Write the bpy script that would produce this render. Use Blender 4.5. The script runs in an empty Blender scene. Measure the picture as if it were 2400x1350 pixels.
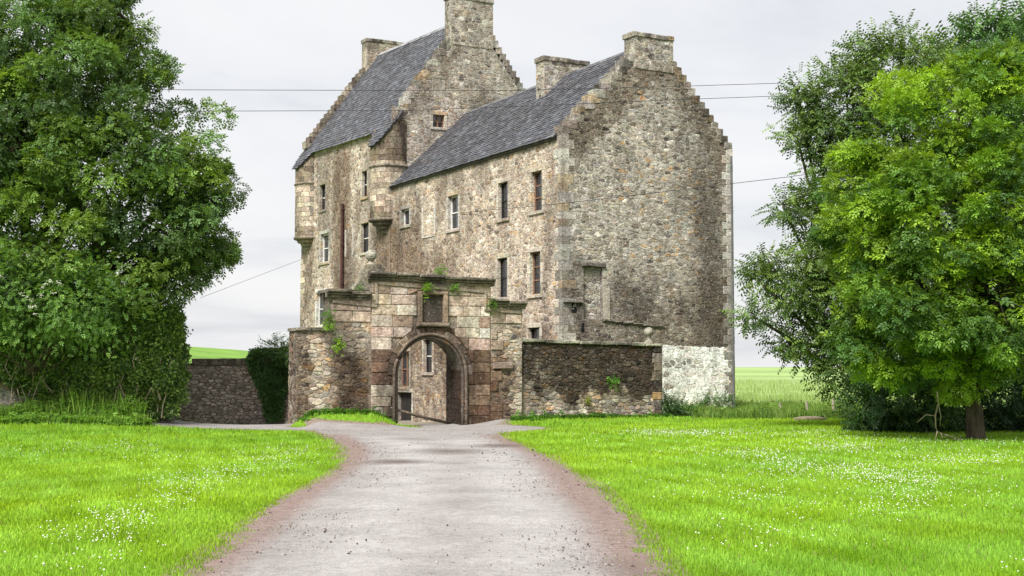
import bpy, bmesh, math, random
import numpy as np
from mathutils import Vector, Matrix

rng = np.random.default_rng(7)
random.seed(7)
SC = bpy.context.scene
COL = SC.collection

# ------------------------------------------------------------------ camera, sky, sun, exposure
EYE = np.array([0.0, 0.0, 1.65])
PITCH = math.atan(190 / 3030)
cd = bpy.data.cameras.new('camera')
cd.sensor_width = 36.0
cd.lens = 36.0 * 3030 / 2400
cd.clip_start = 0.1
cd.clip_end = 6000
cam = bpy.data.objects.new('camera', cd)
COL.objects.link(cam)
cam.location = EYE
cam.rotation_euler = (math.pi / 2 + PITCH, 0, 0)
SC.camera = cam

SUN_DIR = Vector((-0.36, -0.73, 0.92)).normalized()      # towards the sun
world = bpy.data.worlds.new('World')
SC.world = world
world.use_nodes = True


def N(nt, t, loc=(0, 0), **kw):
    n = nt.nodes.new(t)
    for k, v in kw.items():
        if k in ('operation', 'blend_type', 'data_type', 'noise_dimensions', 'feature', 'sky_type', 'attribute_name',
                 'interpolation_type', 'clamp', 'musgrave_type', 'vector_type', 'distance', 'clamp_factor'):
            setattr(n, k, v)
        else:
            n.inputs[k].default_value = v
    return n


def ramp(nt, stops, interp='LINEAR'):
    n = nt.nodes.new('ShaderNodeValToRGB')
    n.color_ramp.interpolation = interp
    el = n.color_ramp.elements
    while len(el) < len(stops):
        el.new(0.5)
    for e, (p, c) in zip(el, stops):
        e.position = p
        e.color = (c[0], c[1], c[2], 1) if isinstance(c, (tuple, list)) else (c, c, c, 1)
    return n


def mixc(nt, a, b, fac, mode='MIX'):
    n = nt.nodes.new('ShaderNodeMix')
    n.data_type = 'RGBA'
    n.blend_type = mode
    n.clamp_factor = True
    for s, v in ((0, fac), (6, a), (7, b)):
        if hasattr(v, 'links'):
            nt.links.new(v, n.inputs[s])
        elif s == 0:
            n.inputs[0].default_value = v
        else:
            n.inputs[s].default_value = (v[0], v[1], v[2], 1) if isinstance(v, (tuple, list)) else (v, v, v, 1)
    return n.outputs[2]


nt = world.node_tree
nt.nodes.clear()
sky = nt.nodes.new('ShaderNodeTexSky')
sky.sky_type = 'NISHITA'
sky.sun_disc = False
sky.sun_elevation = math.asin(SUN_DIR.z)
sky.sun_rotation = math.atan2(SUN_DIR.x, SUN_DIR.y)
sky.dust_density = 3.0
tc = nt.nodes.new('ShaderNodeTexCoord')
sep = nt.nodes.new('ShaderNodeSeparateXYZ')
nt.links.new(tc.outputs['Generated'], sep.inputs[0])
# project the direction on a high cloud deck so that the cloud bands flatten towards the horizon
mz = N(nt, 'ShaderNodeMath', operation='MAXIMUM')
nt.links.new(sep.outputs['Z'], mz.inputs[0])
mz.inputs[1].default_value = 0.0
az = N(nt, 'ShaderNodeMath', operation='ADD')
nt.links.new(mz.outputs[0], az.inputs[0])
az.inputs[1].default_value = 0.16
dvx = N(nt, 'ShaderNodeMath', operation='DIVIDE')
dvy = N(nt, 'ShaderNodeMath', operation='DIVIDE')
for q, ax in ((dvx, 'X'), (dvy, 'Y')):
    nt.links.new(sep.outputs[ax], q.inputs[0])
    nt.links.new(az.outputs[0], q.inputs[1])
cmb = nt.nodes.new('ShaderNodeCombineXYZ')
nt.links.new(dvx.outputs[0], cmb.inputs[0])
nt.links.new(dvy.outputs[0], cmb.inputs[1])
cn = N(nt, 'ShaderNodeTexNoise', Scale=0.9, Detail=6.0, Roughness=0.55, Distortion=0.4)
nt.links.new(cmb.outputs[0], cn.inputs['Vector'])
cr = ramp(nt, [(0.32, (1.74, 1.78, 1.88)), (0.48, (2.16, 2.165, 2.20)), (0.61, (2.30, 2.285, 2.28))])
nt.links.new(cn.outputs['Fac'], cr.inputs[0])
skymix = mixc(nt, sky.outputs[0], cr.outputs[0], 0.96)
bg = nt.nodes.new('ShaderNodeBackground')
bg.inputs['Strength'].default_value = 0.082
nt.links.new(skymix, bg.inputs['Color'])
wo = nt.nodes.new('ShaderNodeOutputWorld')
nt.links.new(bg.outputs[0], wo.inputs[0])

sd = bpy.data.lights.new('sun', 'SUN')
sd.energy = 1.5
sd.angle = math.radians(20)
sd.color = (1.0, 0.968, 0.92)
sun = bpy.data.objects.new('sun', sd)
COL.objects.link(sun)
sun.location = (-30, -30, 60)
sun.rotation_euler = SUN_DIR.to_track_quat('Z', 'Y').to_euler()

vs = SC.view_settings
vs.view_transform = 'Standard'
vs.look = 'None'
vs.exposure = 2.3
vs.gamma = 1.0
vs.use_curve_mapping = False
SC.cycles.max_bounces = 6
SC.cycles.diffuse_bounces = 3
SC.cycles.transmission_bounces = 4
SC.cycles.transparent_max_bounces = 4
SC.cycles.use_denoising = True


# ------------------------------------------------------------------ materials
def new_mat(name):
    m = bpy.data.materials.new(name)
    m.use_nodes = True
    nt = m.node_tree
    nt.nodes.clear()
    out = nt.nodes.new('ShaderNodeOutputMaterial')
    return m, nt, out


def pos(nt, scale=(1, 1, 1)):
    g = nt.nodes.new('ShaderNodeNewGeometry')
    mp = nt.nodes.new('ShaderNodeMapping')
    mp.inputs['Scale'].default_value = scale
    nt.links.new(g.outputs['Position'], mp.inputs['Vector'])
    return mp.outputs[0]


def noise(nt, vec, scale, detail=4, rough=0.55, dist=0.0):
    n = N(nt, 'ShaderNodeTexNoise', Scale=scale, Detail=detail, Roughness=rough, Distortion=dist)
    nt.links.new(vec, n.inputs['Vector'])
    return n.outputs['Fac']


def rmp(nt, src, stops):
    r = ramp(nt, stops)
    nt.links.new(src, r.inputs[0])
    return r.outputs[0]


def stone_mat(name, stain=0.5, stain_scale=0.5, lichen=0.35, ochre=0.2, band=None, band_amt=0.85, rough=0.95, bump=0.6,
              fleck=0.6, smear=0.75, smear_col=(0.42, 0.39, 0.345), stain_col=(0.055, 0.047, 0.040), dirt=0.85, dirt_k=0.31):
    """weathered masonry: per-stone colour attribute, grain, pits, damp stains, lichen; band = (z_low, z_high) of black algae"""
    m, nt, out = new_mat(name)
    b = nt.nodes.new('ShaderNodeBsdfPrincipled')
    b.inputs['Roughness'].default_value = rough
    b.inputs['Specular IOR Level'].default_value = 0.15
    at = N(nt, 'ShaderNodeAttribute', attribute_name='col')
    p = pos(nt)
    pv = pos(nt, (1, 1, 0.35))
    ph = pos(nt, (1, 1, 1.8))
    grain = noise(nt, ph, 7.0, 8, 0.78)
    c = mixc(nt, at.outputs['Color'], rmp(nt, grain, [(0.30, 0.22), (0.48, 1.0), (0.70, 1.75)]), 1.0, 'MULTIPLY')
    # lime mortar smeared over the stones
    if smear:
        sm = noise(nt, ph, 3.2, 6, 0.72, 0.5)
        c = mixc(nt, c, smear_col, rmp(nt, sm, [(0.47, 0.0), (0.60, smear)]))
        c = mixc(nt, c, rmp(nt, noise(nt, p, 26, 3, 0.6), [(0.3, 0.7), (0.7, 1.25)]), 0.8, 'MULTIPLY')
    # dark pits and open joints in the weathered face
    pits = noise(nt, ph, 10.0, 5, 0.7)
    c = mixc(nt, c, (0.03, 0.026, 0.022), rmp(nt, pits, [(0.36, fleck), (0.45, 0.0)]))
    # pale lichen and lime flecks
    if lichen:
        lf = noise(nt, p, 7.5, 5, 0.65)
        zone = noise(nt, p, 0.7, 2, 0.5)
        zr = rmp(nt, zone, [(0.38, 0.15), (0.62, 1.0)])
        lm = rmp(nt, lf, [(0.55, 0.0), (0.63, lichen)])
        mm = nt.nodes.new('ShaderNodeMath')
        mm.operation = 'MULTIPLY'
        nt.links.new(lm, mm.inputs[0])
        nt.links.new(zr, mm.inputs[1])
        c = mixc(nt, c, (0.52, 0.50, 0.45), mm.outputs[0])
    if ochre:
        of = noise(nt, p, 1.9, 3, 0.5)
        c = mixc(nt, c, (0.40, 0.22, 0.08), rmp(nt, of, [(0.60, 0.0), (0.72, ochre)]))
    # damp, sooty streaks
    sf = noise(nt, pv, stain_scale, 5, 0.62, 0.3)
    c = mixc(nt, c, stain_col, rmp(nt, sf, [(0.46, 0.0), (0.60, stain)]))
    # grown-in dirt, plus shade painted in court and archway: the attribute's alpha says how clean the stone is, noise frays its outline
    inv = nt.nodes.new('ShaderNodeMath')
    inv.operation = 'SUBTRACT'
    inv.inputs[0].default_value = 0.55
    nt.links.new(at.outputs['Alpha'], inv.inputs[1])
    dn = noise(nt, pos(nt, (1, 1, 0.6)), 1.8, 9, 0.76, 0.5)
    da = nt.nodes.new('ShaderNodeMath')
    da.operation = 'MULTIPLY_ADD'
    nt.links.new(dn, da.inputs[0])
    da.inputs[1].default_value = 1.6
    nt.links.new(inv.outputs[0], da.inputs[2])
    k = dirt_k / max(stain_col)
    dk = mixc(nt, c, tuple(x * k for x in stain_col), 1.0, 'MULTIPLY')
    c = mixc(nt, c, dk, rmp(nt, da.outputs[0], [(0.46, 0.0), (1.02, dirt)]))
    c = mixc(nt, c, rmp(nt, noise(nt, ph, 12, 5, 0.75), [(0.33, 0.55), (0.5, 1.0), (0.68, 1.45)]), 1.0, 'MULTIPLY')
    fl = noise(nt, p, 15.0, 3, 0.6)
    c = mixc(nt, c, (0.60, 0.58, 0.53), rmp(nt, fl, [(0.63, 0.0), (0.69, 0.65 * min(1, lichen * 2))]))
    if band:
        g = nt.nodes.new('ShaderNodeNewGeometry')
        s2 = nt.nodes.new('ShaderNodeSeparateXYZ')
        nt.links.new(g.outputs['Position'], s2.inputs[0])
        mr = nt.nodes.new('ShaderNodeMapRange')
        mr.inputs['From Min'].default_value = band[0]
        mr.inputs['From Max'].default_value = band[1]
        nt.links.new(s2.outputs['Z'], mr.inputs['Value'])
        bn = noise(nt, pos(nt, (1, 1, 0.7)), 1.3, 6, 0.68)
        ad = nt.nodes.new('ShaderNodeMath')
        ad.operation = 'MULTIPLY_ADD'
        nt.links.new(mr.outputs[0], ad.inputs[0])
        ad.inputs[1].default_value = 0.5
        nt.links.new(bn, ad.inputs[2])
        c = mixc(nt, c, (0.030, 0.028, 0.026), rmp(nt, ad.outputs[0], [(0.66, 0.0), (0.92, band_amt)]))
    nt.links.new(c, b.inputs['Base Color'])
    bp = nt.nodes.new('ShaderNodeBump')
    bp.inputs['Strength'].default_value = bump
    bp.inputs['Distance'].default_value = 0.03
    nt.links.new(grain, bp.inputs['Height'])
    nt.links.new(bp.outputs[0], b.inputs['Normal'])
    nt.links.new(b.outputs[0], out.inputs[0])
    return m


def leaf_mat(name, trans=0.35, gloss=0.25, rough=0.45):
    m, nt, out = new_mat(name)
    at = N(nt, 'ShaderNodeAttribute', attribute_name='col')
    b = nt.nodes.new('ShaderNodeBsdfPrincipled')
    b.inputs['Roughness'].default_value = rough
    b.inputs['Specular IOR Level'].default_value = gloss
    nt.links.new(at.outputs['Color'], b.inputs['Base Color'])
    t = nt.nodes.new('ShaderNodeBsdfTranslucent')
    tcol = mixc(nt, at.outputs['Color'], (1.35, 1.25, 0.5), 1.0, 'MULTIPLY')
    nt.links.new(tcol, t.inputs['Color'])
    mx = nt.nodes.new('ShaderNodeMixShader')
    mx.inputs[0].default_value = trans
    nt.links.new(b.outputs[0], mx.inputs[1])
    nt.links.new(t.outputs[0], mx.inputs[2])
    nt.links.new(mx.outputs[0], out.inputs[0])
    return m


def plain_mat(name, col, rough=0.7, nscale=6.0, amt=0.5, spec=0.2, stretch=(1, 1, 1), bump=0.2):
    m, nt, out = new_mat(name)
    b = nt.nodes.new('ShaderNodeBsdfPrincipled')
    b.inputs['Roughness'].default_value = rough
    b.inputs['Specular IOR Level'].default_value = spec
    f = noise(nt, pos(nt, stretch), nscale, 5, 0.6)
    c = mixc(nt, col, rmp(nt, f, [(0.3, 1 - amt), (0.7, 1 + amt)]), 1.0, 'MULTIPLY')
    nt.links.new(c, b.inputs['Base Color'])
    bp = nt.nodes.new('ShaderNodeBump')
    bp.inputs['Strength'].default_value = bump
    bp.inputs['Distance'].default_value = 0.01
    nt.links.new(f, bp.inputs['Height'])
    nt.links.new(bp.outputs[0], b.inputs['Normal'])
    nt.links.new(b.outputs[0], out.inputs[0])
    return m


M_FRONT = stone_mat('warm_rubble', stain_col=(0.070, 0.056, 0.046), stain=0.55, stain_scale=0.42, lichen=0.30, ochre=0.35, smear_col=(0.48, 0.415, 0.34))
M_GABLE = stone_mat('grey_rubble', stain=0.55, stain_scale=0.45, lichen=0.6, ochre=0.22)
M_GATE = stone_mat('gate_ashlar', stain_col=(0.060, 0.046, 0.037), smear=0.0, stain=0.80, stain_scale=0.55, lichen=0.20, ochre=0.45, fleck=0.35, bump=0.4)
M_GATER = stone_mat('gate_rubble', stain_col=(0.055, 0.042, 0.034), smear=0.55, stain=0.75, stain_scale=0.55, lichen=0.25, ochre=0.45)
M_CURT = stone_mat('curtain_rubble', smear=0.4, stain=0.35, stain_scale=0.6, lichen=0.25, ochre=0.35, stain_col=(0.034, 0.031, 0.029), dirt=1.0, dirt_k=0.15)
M_FAR = stone_mat('boundary_rubble', smear=0.5, smear_col=(0.36, 0.31, 0.27), stain=0.2, stain_scale=0.6, lichen=0.3, ochre=0.15)
M_DARKST = stone_mat('mossy_coping', smear=0.0, stain=0.85, stain_scale=1.2, lichen=0.35, ochre=0.15, bump=0.5)
M_TURRET = stone_mat('turret_ashlar', smear=0.0, stain=0.72, stain_scale=0.6, lichen=0.3, ochre=0.2, fleck=0.35, bump=0.4)
M_WASH = stone_mat('limewash', stain=0.30, stain_scale=1.1, lichen=0.0, ochre=0.06, fleck=0.6, smear=0.9, smear_col=(0.74, 0.73, 0.69))


def slate_mat():
    m, nt, out = new_mat('slate')
    b = nt.nodes.new('ShaderNodeBsdfPrincipled')
    b.inputs['Roughness'].default_value = 0.55
    b.inputs['Specular IOR Level'].default_value = 0.35
    at = N(nt, 'ShaderNodeAttribute', attribute_name='col')
    f = noise(nt, pos(nt), 12.0, 5, 0.65)
    c = mixc(nt, at.outputs['Color'], rmp(nt, f, [(0.3, 0.55), (0.7, 1.35)]), 1.0, 'MULTIPLY')
    big = noise(nt, pos(nt), 0.8, 6, 0.7)
    c = mixc(nt, c, (0.035, 0.032, 0.034), rmp(nt, big, [(0.46, 0.0), (0.62, 0.75)]))
    l = noise(nt, pos(nt), 5.0, 5, 0.7)
    c = mixc(nt, c, (0.34, 0.34, 0.33), rmp(nt, l, [(0.57, 0.0), (0.68, 0.6)]))
    nt.links.new(c, b.inputs['Base Color'])
    bp = nt.nodes.new('ShaderNodeBump')
    bp.inputs['Strength'].default_value = 0.3
    bp.inputs['Distance'].default_value = 0.01
    nt.links.new(f, bp.inputs['Height'])
    nt.links.new(bp.outputs[0], b.inputs['Normal'])
    nt.links.new(b.outputs[0], out.inputs[0])
    return m


M_SLATE = slate_mat()
M_GRASS = leaf_mat('grass_blades', 0.40, 0.15, 0.6)
M_LEAF = leaf_mat('ash_leaves', 0.34, 0.30)
M_LEAF2 = leaf_mat('cherry_leaves', 0.28, 0.35, 0.4)
M_IVY = leaf_mat('ivy_leaves', 0.15, 0.40, 0.35)
M_BARK = plain_mat('bark', (0.075, 0.060, 0.045), 0.95, 9, 0.6, 0.1, (1, 1, 0.25), 0.9)
M_DEADWOOD = plain_mat('dead_wood', (0.30, 0.25, 0.18), 0.9, 9, 0.4, 0.1)
M_WOODDK = plain_mat('dark_timber', (0.022, 0.019, 0.017), 0.8, 10, 0.6, 0.2, (1, 1, 0.15))
M_POLE = plain_mat('weathered_pole', (0.11, 0.085, 0.065), 0.85, 10, 0.5, 0.2)
M_WHITE = plain_mat('white_paint', (0.62, 0.61, 0.58), 0.6, 12, 0.25, 0.3)
M_BROWNP = plain_mat('worn_brown_frame', (0.19, 0.11, 0.07), 0.75, 14, 0.5, 0.2)
M_PIPE = plain_mat('rusty_red_pipe', (0.055, 0.022, 0.018), 0.6, 6, 0.4, 0.3)
M_LEADP = plain_mat('grey_pipe', (0.10, 0.10, 0.10), 0.6, 6, 0.4, 0.3)
M_DARK = plain_mat('near_black', (0.012, 0.012, 0.013), 0.9, 3, 0.3, 0.1)
M_CABLE = plain_mat('cable_rubber', (0.035, 0.035, 0.04), 0.6, 3, 0.1, 0.2)
M_WOODPOST = plain_mat('post_timber', (0.30, 0.26, 0.20), 0.9, 10, 0.4, 0.1, (1, 1, 0.2))
M_REDWOOD = plain_mat('reddish_door_wood', (0.17, 0.085, 0.045), 0.8, 10, 0.5, 0.1, (1, 1, 0.2))
M_CLOVER = plain_mat('clover_heads', (0.62, 0.63, 0.55), 0.9, 40, 0.15, 0.1)
M_PETAL = plain_mat('elder_blossom', (0.75, 0.74, 0.62), 0.9, 40, 0.15, 0.1)


def glass_mat():
    m, nt, out = new_mat('old_window_glass')
    b = nt.nodes.new('ShaderNodeBsdfPrincipled')
    b.inputs['Base Color'].default_value = (0.016, 0.018, 0.024, 1)
    b.inputs['Roughness'].default_value = 0.06
    b.inputs['Specular IOR Level'].default_value = 1.0
    f = noise(nt, pos(nt), 1.6, 2, 0.5)
    bp = nt.nodes.new('ShaderNodeBump')
    bp.inputs['Strength'].default_value = 0.25
    bp.inputs['Distance'].default_value = 0.05
    nt.links.new(f, bp.inputs['Height'])
    nt.links.new(bp.outputs[0], b.inputs['Normal'])
    nt.links.new(b.outputs[0], out.inputs[0])
    return m


M_GLASS = glass_mat()


def attr_mat(name, rough=0.95, nscale=30, amt=0.35, bump=0.4):
    m, nt, out = new_mat(name)
    b = nt.nodes.new('ShaderNodeBsdfPrincipled')
    b.inputs['Roughness'].default_value = rough
    b.inputs['Specular IOR Level'].default_value = 0.1
    at = N(nt, 'ShaderNodeAttribute', attribute_name='col')
    f = noise(nt, pos(nt), nscale, 6, 0.7)
    c = mixc(nt, at.outputs['Color'], rmp(nt, f, [(0.3, 1 - amt), (0.7, 1 + amt)]), 1.0, 'MULTIPLY')
    nt.links.new(c, b.inputs['Base Color'])
    bp = nt.nodes.new('ShaderNodeBump')
    bp.inputs['Strength'].default_value = bump
    bp.inputs['Distance'].default_value = 0.02
    nt.links.new(f, bp.inputs['Height'])
    nt.links.new(bp.outputs[0], b.inputs['Normal'])
    nt.links.new(b.outputs[0], out.inputs[0])
    return m


M_PEBBLE = attr_mat('pebbles', nscale=20)


def road_mat():
    m, nt, out = new_mat('gravel_drive')
    b = nt.nodes.new('ShaderNodeBsdfPrincipled')
    b.inputs['Roughness'].default_value = 0.92
    b.inputs['Specular IOR Level'].default_value = 0.12
    at = N(nt, 'ShaderNodeAttribute', attribute_name='edge')      # r: dirt shoulder, g: worn dip, b: wheel track
    sp = nt.nodes.new('ShaderNodeSeparateColor')
    nt.links.new(at.outputs['Color'], sp.inputs[0])
    p = pos(nt)
    fine = noise(nt, p, 60, 4, 0.7)
    mid = noise(nt, p, 7, 5, 0.65)
    big = noise(nt, p, 1.1, 4, 0.6)
    grav = mixc(nt, (0.275, 0.258, 0.247), (0.345, 0.329, 0.319), sp.outputs[2])
    grav = mixc(nt, grav, rmp(nt, big, [(0.3, 0.82), (0.7, 1.12)]), 1.0, 'MULTIPLY')
    dirt = mixc(nt, (0.175, 0.118, 0.100), (0.27, 0.215, 0.195), mid)

    def sharpen(src, wob, lo, hi):
        a = nt.nodes.new('ShaderNodeMath')
        a.operation = 'MULTIPLY_ADD'
        nt.links.new(wob, a.inputs[0])
        a.inputs[1].default_value = 0.7
        nt.links.new(src, a.inputs[2])
        return rmp(nt, a.outputs[0], [(lo, 0.0), (hi, 1.0)])
    c = mixc(nt, grav, dirt, sharpen(sp.outputs[0], noise(nt, p, 4.0, 7, 0.75), 0.48, 1.12))
    c = mixc(nt, c, (0.085, 0.062, 0.052), sharpen(sp.outputs[1], mid, 0.55, 1.35))
    c = mixc(nt, c, rmp(nt, mid, [(0.3, 0.84), (0.65, 1.08)]), 1.0, 'MULTIPLY')
    c = mixc(nt, c, rmp(nt, noise(nt, p, 22, 5, 0.75), [(0.32, 0.74), (0.5, 1.0), (0.7, 1.13)]), 1.0, 'MULTIPLY')
    c = mixc(nt, c, rmp(nt, fine, [(0.28, 0.45), (0.5, 1.0), (0.75, 1.3)]), 0.9, 'MULTIPLY')
    spk = noise(nt, p, 24, 3, 0.6)
    c = mixc(nt, c, (0.05, 0.04, 0.04), rmp(nt, spk, [(0.26, 0.8), (0.33, 0.0)]))
    nt.links.new(c, b.inputs['Base Color'])
    bp = nt.nodes.new('ShaderNodeBump')
    bp.inputs['Strength'].default_value = 0.6
    bp.inputs['Distance'].default_value = 0.02
    nt.links.new(fine, bp.inputs['Height'])
    nt.links.new(bp.outputs[0], b.inputs['Normal'])
    nt.links.new(b.outputs[0], out.inputs[0])
    return m


def ground_mat():
    m, nt, out = new_mat('turf_and_fields')
    b = nt.nodes.new('ShaderNodeBsdfPrincipled')
    b.inputs['Roughness'].default_value = 0.95
    b.inputs['Specular IOR Level'].default_value = 0.1
    at = N(nt, 'ShaderNodeAttribute', attribute_name='col')
    p = pos(nt)
    f = noise(nt, p, 14, 6, 0.7)
    c = mixc(nt, at.outputs['Color'], rmp(nt, f, [(0.3, 0.7), (0.7, 1.25)]), 1.0, 'MULTIPLY')
    # crop rows and swathes of the far fields run across the slope
    rows = noise(nt, pos(nt, (0.02, 0.16, 1)), 1.0, 4, 0.6)
    c = mixc(nt, c, rmp(nt, rows, [(0.35, 0.72), (0.65, 1.2)]), 1.0, 'MULTIPLY')
    nt.links.new(c, b.inputs['Base Color'])
    nt.links.new(b.outputs[0], out.inputs[0])
    return m


M_ROAD = road_mat()
M_GROUND = ground_mat()


# ------------------------------------------------------------------ mesh helpers
def np_mesh(name, V, idx, counts, mat, col=None, smooth=False, attr='col'):
    """V (n,3), idx flat vertex indices, counts verts per face"""
    V = np.asarray(V, np.float32)
    idx = np.asarray(idx, np.int32)
    counts = np.asarray(counts, np.int32)
    me = bpy.data.meshes.new(name)
    me.vertices.add(len(V))
    me.vertices.foreach_set('co', V.ravel())
    me.loops.add(len(idx))
    me.loops.foreach_set('vertex_index', idx)
    me.polygons.add(len(counts))
    st = np.zeros(len(counts), np.int32)
    st[1:] = np.cumsum(counts)[:-1]
    me.polygons.foreach_set('loop_start', st)
    me.polygons.foreach_set('loop_total', counts)
    me.polygons.foreach_set('use_smooth', np.full(len(counts), bool(smooth)))
    if col is not None:
        c = np.asarray(col, np.float32)
        if c.ndim == 1:
            c = np.tile(c, (len(V), 1))
        a = me.attributes.new(attr, 'FLOAT_COLOR', 'POINT')
        a.data.foreach_set('color', (c if c.shape[1] == 4 else np.concatenate([c, np.ones((len(V), 1), np.float32)], 1)).ravel())
    me.update(calc_edges=True)
    me.validate()
    me.materials.append(mat)
    return me


def link(name, me, parent=None):
    o = bpy.data.objects.new(name, me)
    COL.objects.link(o)
    if parent is not None:
        o.parent = parent
        if parent.get('_base') is not None:
            o.matrix_parent_inverse = Matrix.Translation(-Vector(parent['_base']))
    return o


def thing(name, label, cat, base=(0, 0, 0), group=None):
    e = bpy.data.objects.new(name, None)
    e.empty_display_size = 0.5
    COL.objects.link(e)
    e.location = base
    e['_base'] = [float(x) for x in base]
    e['label'] = label
    e['category'] = cat
    if group:
        e['group'] = group
    return e


def tag(o, label, cat, group=None):
    o['label'] = label
    o['category'] = cat
    if group:
        o['group'] = group
    return o


class MB:
    """collects polygons with a colour, builds ONE mesh"""
    def __init__(s):
        s.V, s.I, s.N, s.C, s.n = [], [], [], [], 0

    def add(s, verts, faces, col=(0.3, 0.3, 0.3)):
        verts = np.asarray(verts, float)
        b = s.n
        s.V.append(verts)
        c = np.asarray(col, float)
        c = np.tile(c, (len(verts), 1)) if c.ndim == 1 else c
        s.C.append(c if c.shape[1] == 4 else np.concatenate([c, np.ones((len(c), 1))], 1))
        for f in faces:
            s.N.append(len(f))
            s.I.extend([b + i for i in f])
        s.n += len(verts)
        return s

    def build(s, name, mat, parent=None, smooth=False):
        me = np_mesh(name, np.concatenate(s.V), s.I, s.N, mat, np.concatenate(s.C), smooth)
        return link(name, me, parent)


class Fr:
    """a wall plane: P(u, v, n) = O + U u + Z v + N n"""
    def __init__(s, O, U, Nn):
        s.O, s.U, s.N = np.array(O, float), np.array(U, float), np.array(Nn, float)

    def P(s, u, v, n=0.0):
        return s.O + s.U * u + np.array([0, 0, 1.0]) * v + s.N * n

    def A(s, a):
        a = np.asarray(a, float)
        return s.O + a[:, :1] * s.U + a[:, 1:2] * np.array([0, 0, 1.0]) + a[:, 2:3] * s.N


BOXF = [(0, 1, 2, 3), (4, 7, 6, 5), (0, 4, 5, 1), (1, 5, 6, 2), (2, 6, 7, 3), (3, 7, 4, 0)]


def box(fr, u0, u1, v0, v1, n0, n1):
    return fr.A([(u0, v0, n1), (u1, v0, n1), (u1, v1, n1), (u0, v1, n1),
                 (u0, v0, n0), (u1, v0, n0), (u1, v1, n0), (u0, v1, n0)]), BOXF


def rbox(fr, u0, u1, v0, v1, n0, n1, ch=0.015, j=0.006):
    """dressed block with worn, chamfered front edges"""
    r = lambda: rng.uniform(-j, j)
    q = [(u0, v0), (u1, v0), (u1, v1), (u0, v1)]
    q = [(a + r(), b + r()) for a, b in q]
    cu, cv = (u0 + u1) / 2, (v0 + v1) / 2
    inn = [(a + (ch if a < cu else -ch), b + (ch if b < cv else -ch)) for a, b in q]
    vs = [(a, b, n0) for a, b in q] + [(a, b, n1 - ch) for a, b in q] + [(a, b, n1 + r()) for a, b in inn]
    fs = [(3, 2, 1, 0), (8, 9, 10, 11)]
    for k in range(4):
        l = (k + 1) % 4
        fs += [(k, l, 4 + l, 4 + k), (4 + k, 4 + l, 8 + l, 8 + k)]
    return fr.A(vs), fs


def tube(pts, radii, seg=6):
    pts = np.asarray(pts, float)
    n = len(pts)
    if np.isscalar(radii):
        radii = [radii] * n
    V, F = [], []
    for i in range(n):
        t = pts[min(i + 1, n - 1)] - pts[max(i - 1, 0)]
        t = t / (np.linalg.norm(t) + 1e-9)
        a = np.array([0, 0, 1.0]) if abs(t[2]) < 0.9 else np.array([1.0, 0, 0])
        x = np.cross(t, a)
        x /= np.linalg.norm(x)
        y = np.cross(t, x)
        for k in range(seg):
            an = 2 * math.pi * k / seg
            V.append(pts[i] + radii[i] * (math.cos(an) * x + math.sin(an) * y))
    for i in range(n - 1):
        for k in range(seg):
            l = (k + 1) % seg
            F.append((i * seg + k, i * seg + l, (i + 1) * seg + l, (i + 1) * seg + k))
    F.append(tuple(range(seg - 1, -1, -1)))
    F.append(tuple((n - 1) * seg + k for k in range(seg)))
    return np.array(V), F


def lathe(c, prof, seg=20):
    """profile [(r, z)] about the vertical through c"""
    V, F = [], []
    for r, z in prof:
        for k in range(seg):
            a = 2 * math.pi * k / seg
            V.append((c[0] + r * math.cos(a), c[1] + r * math.sin(a), c[2] + z))
    for i in range(len(prof) - 1):
        for k in range(seg):
            l = (k + 1) % seg
            F.append((i * seg + k, i * seg + l, (i + 1) * seg + l, (i + 1) * seg + k))
    F.append(tuple(range(seg - 1, -1, -1)))
    F.append(tuple((len(prof) - 1) * seg + k for k in range(seg)))
    return np.array(V), F


def sstep(a, b, x):
    t = np.clip((x - a) / (b - a), 0, 1)
    return t * t * (3 - 2 * t)


# ------------------------------------------------------------------ rubble masonry
def clip_half(poly, px, py, nx, ny):
    """keep the side where (p - P).n <= 0"""
    out = []
    m = len(poly)
    d = [(q[0] - px) * nx + (q[1] - py) * ny for q in poly]
    for i in range(m):
        j = (i + 1) % m
        if d[i] <= 0:
            out.append(poly[i])
        if (d[i] < 0 < d[j]) or (d[j] < 0 < d[i]):
            t = d[i] / (d[i] - d[j])
            out.append((poly[i][0] + t * (poly[j][0] - poly[i][0]), poly[i][1] + t * (poly[j][1] - poly[i][1])))
    return out


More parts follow.
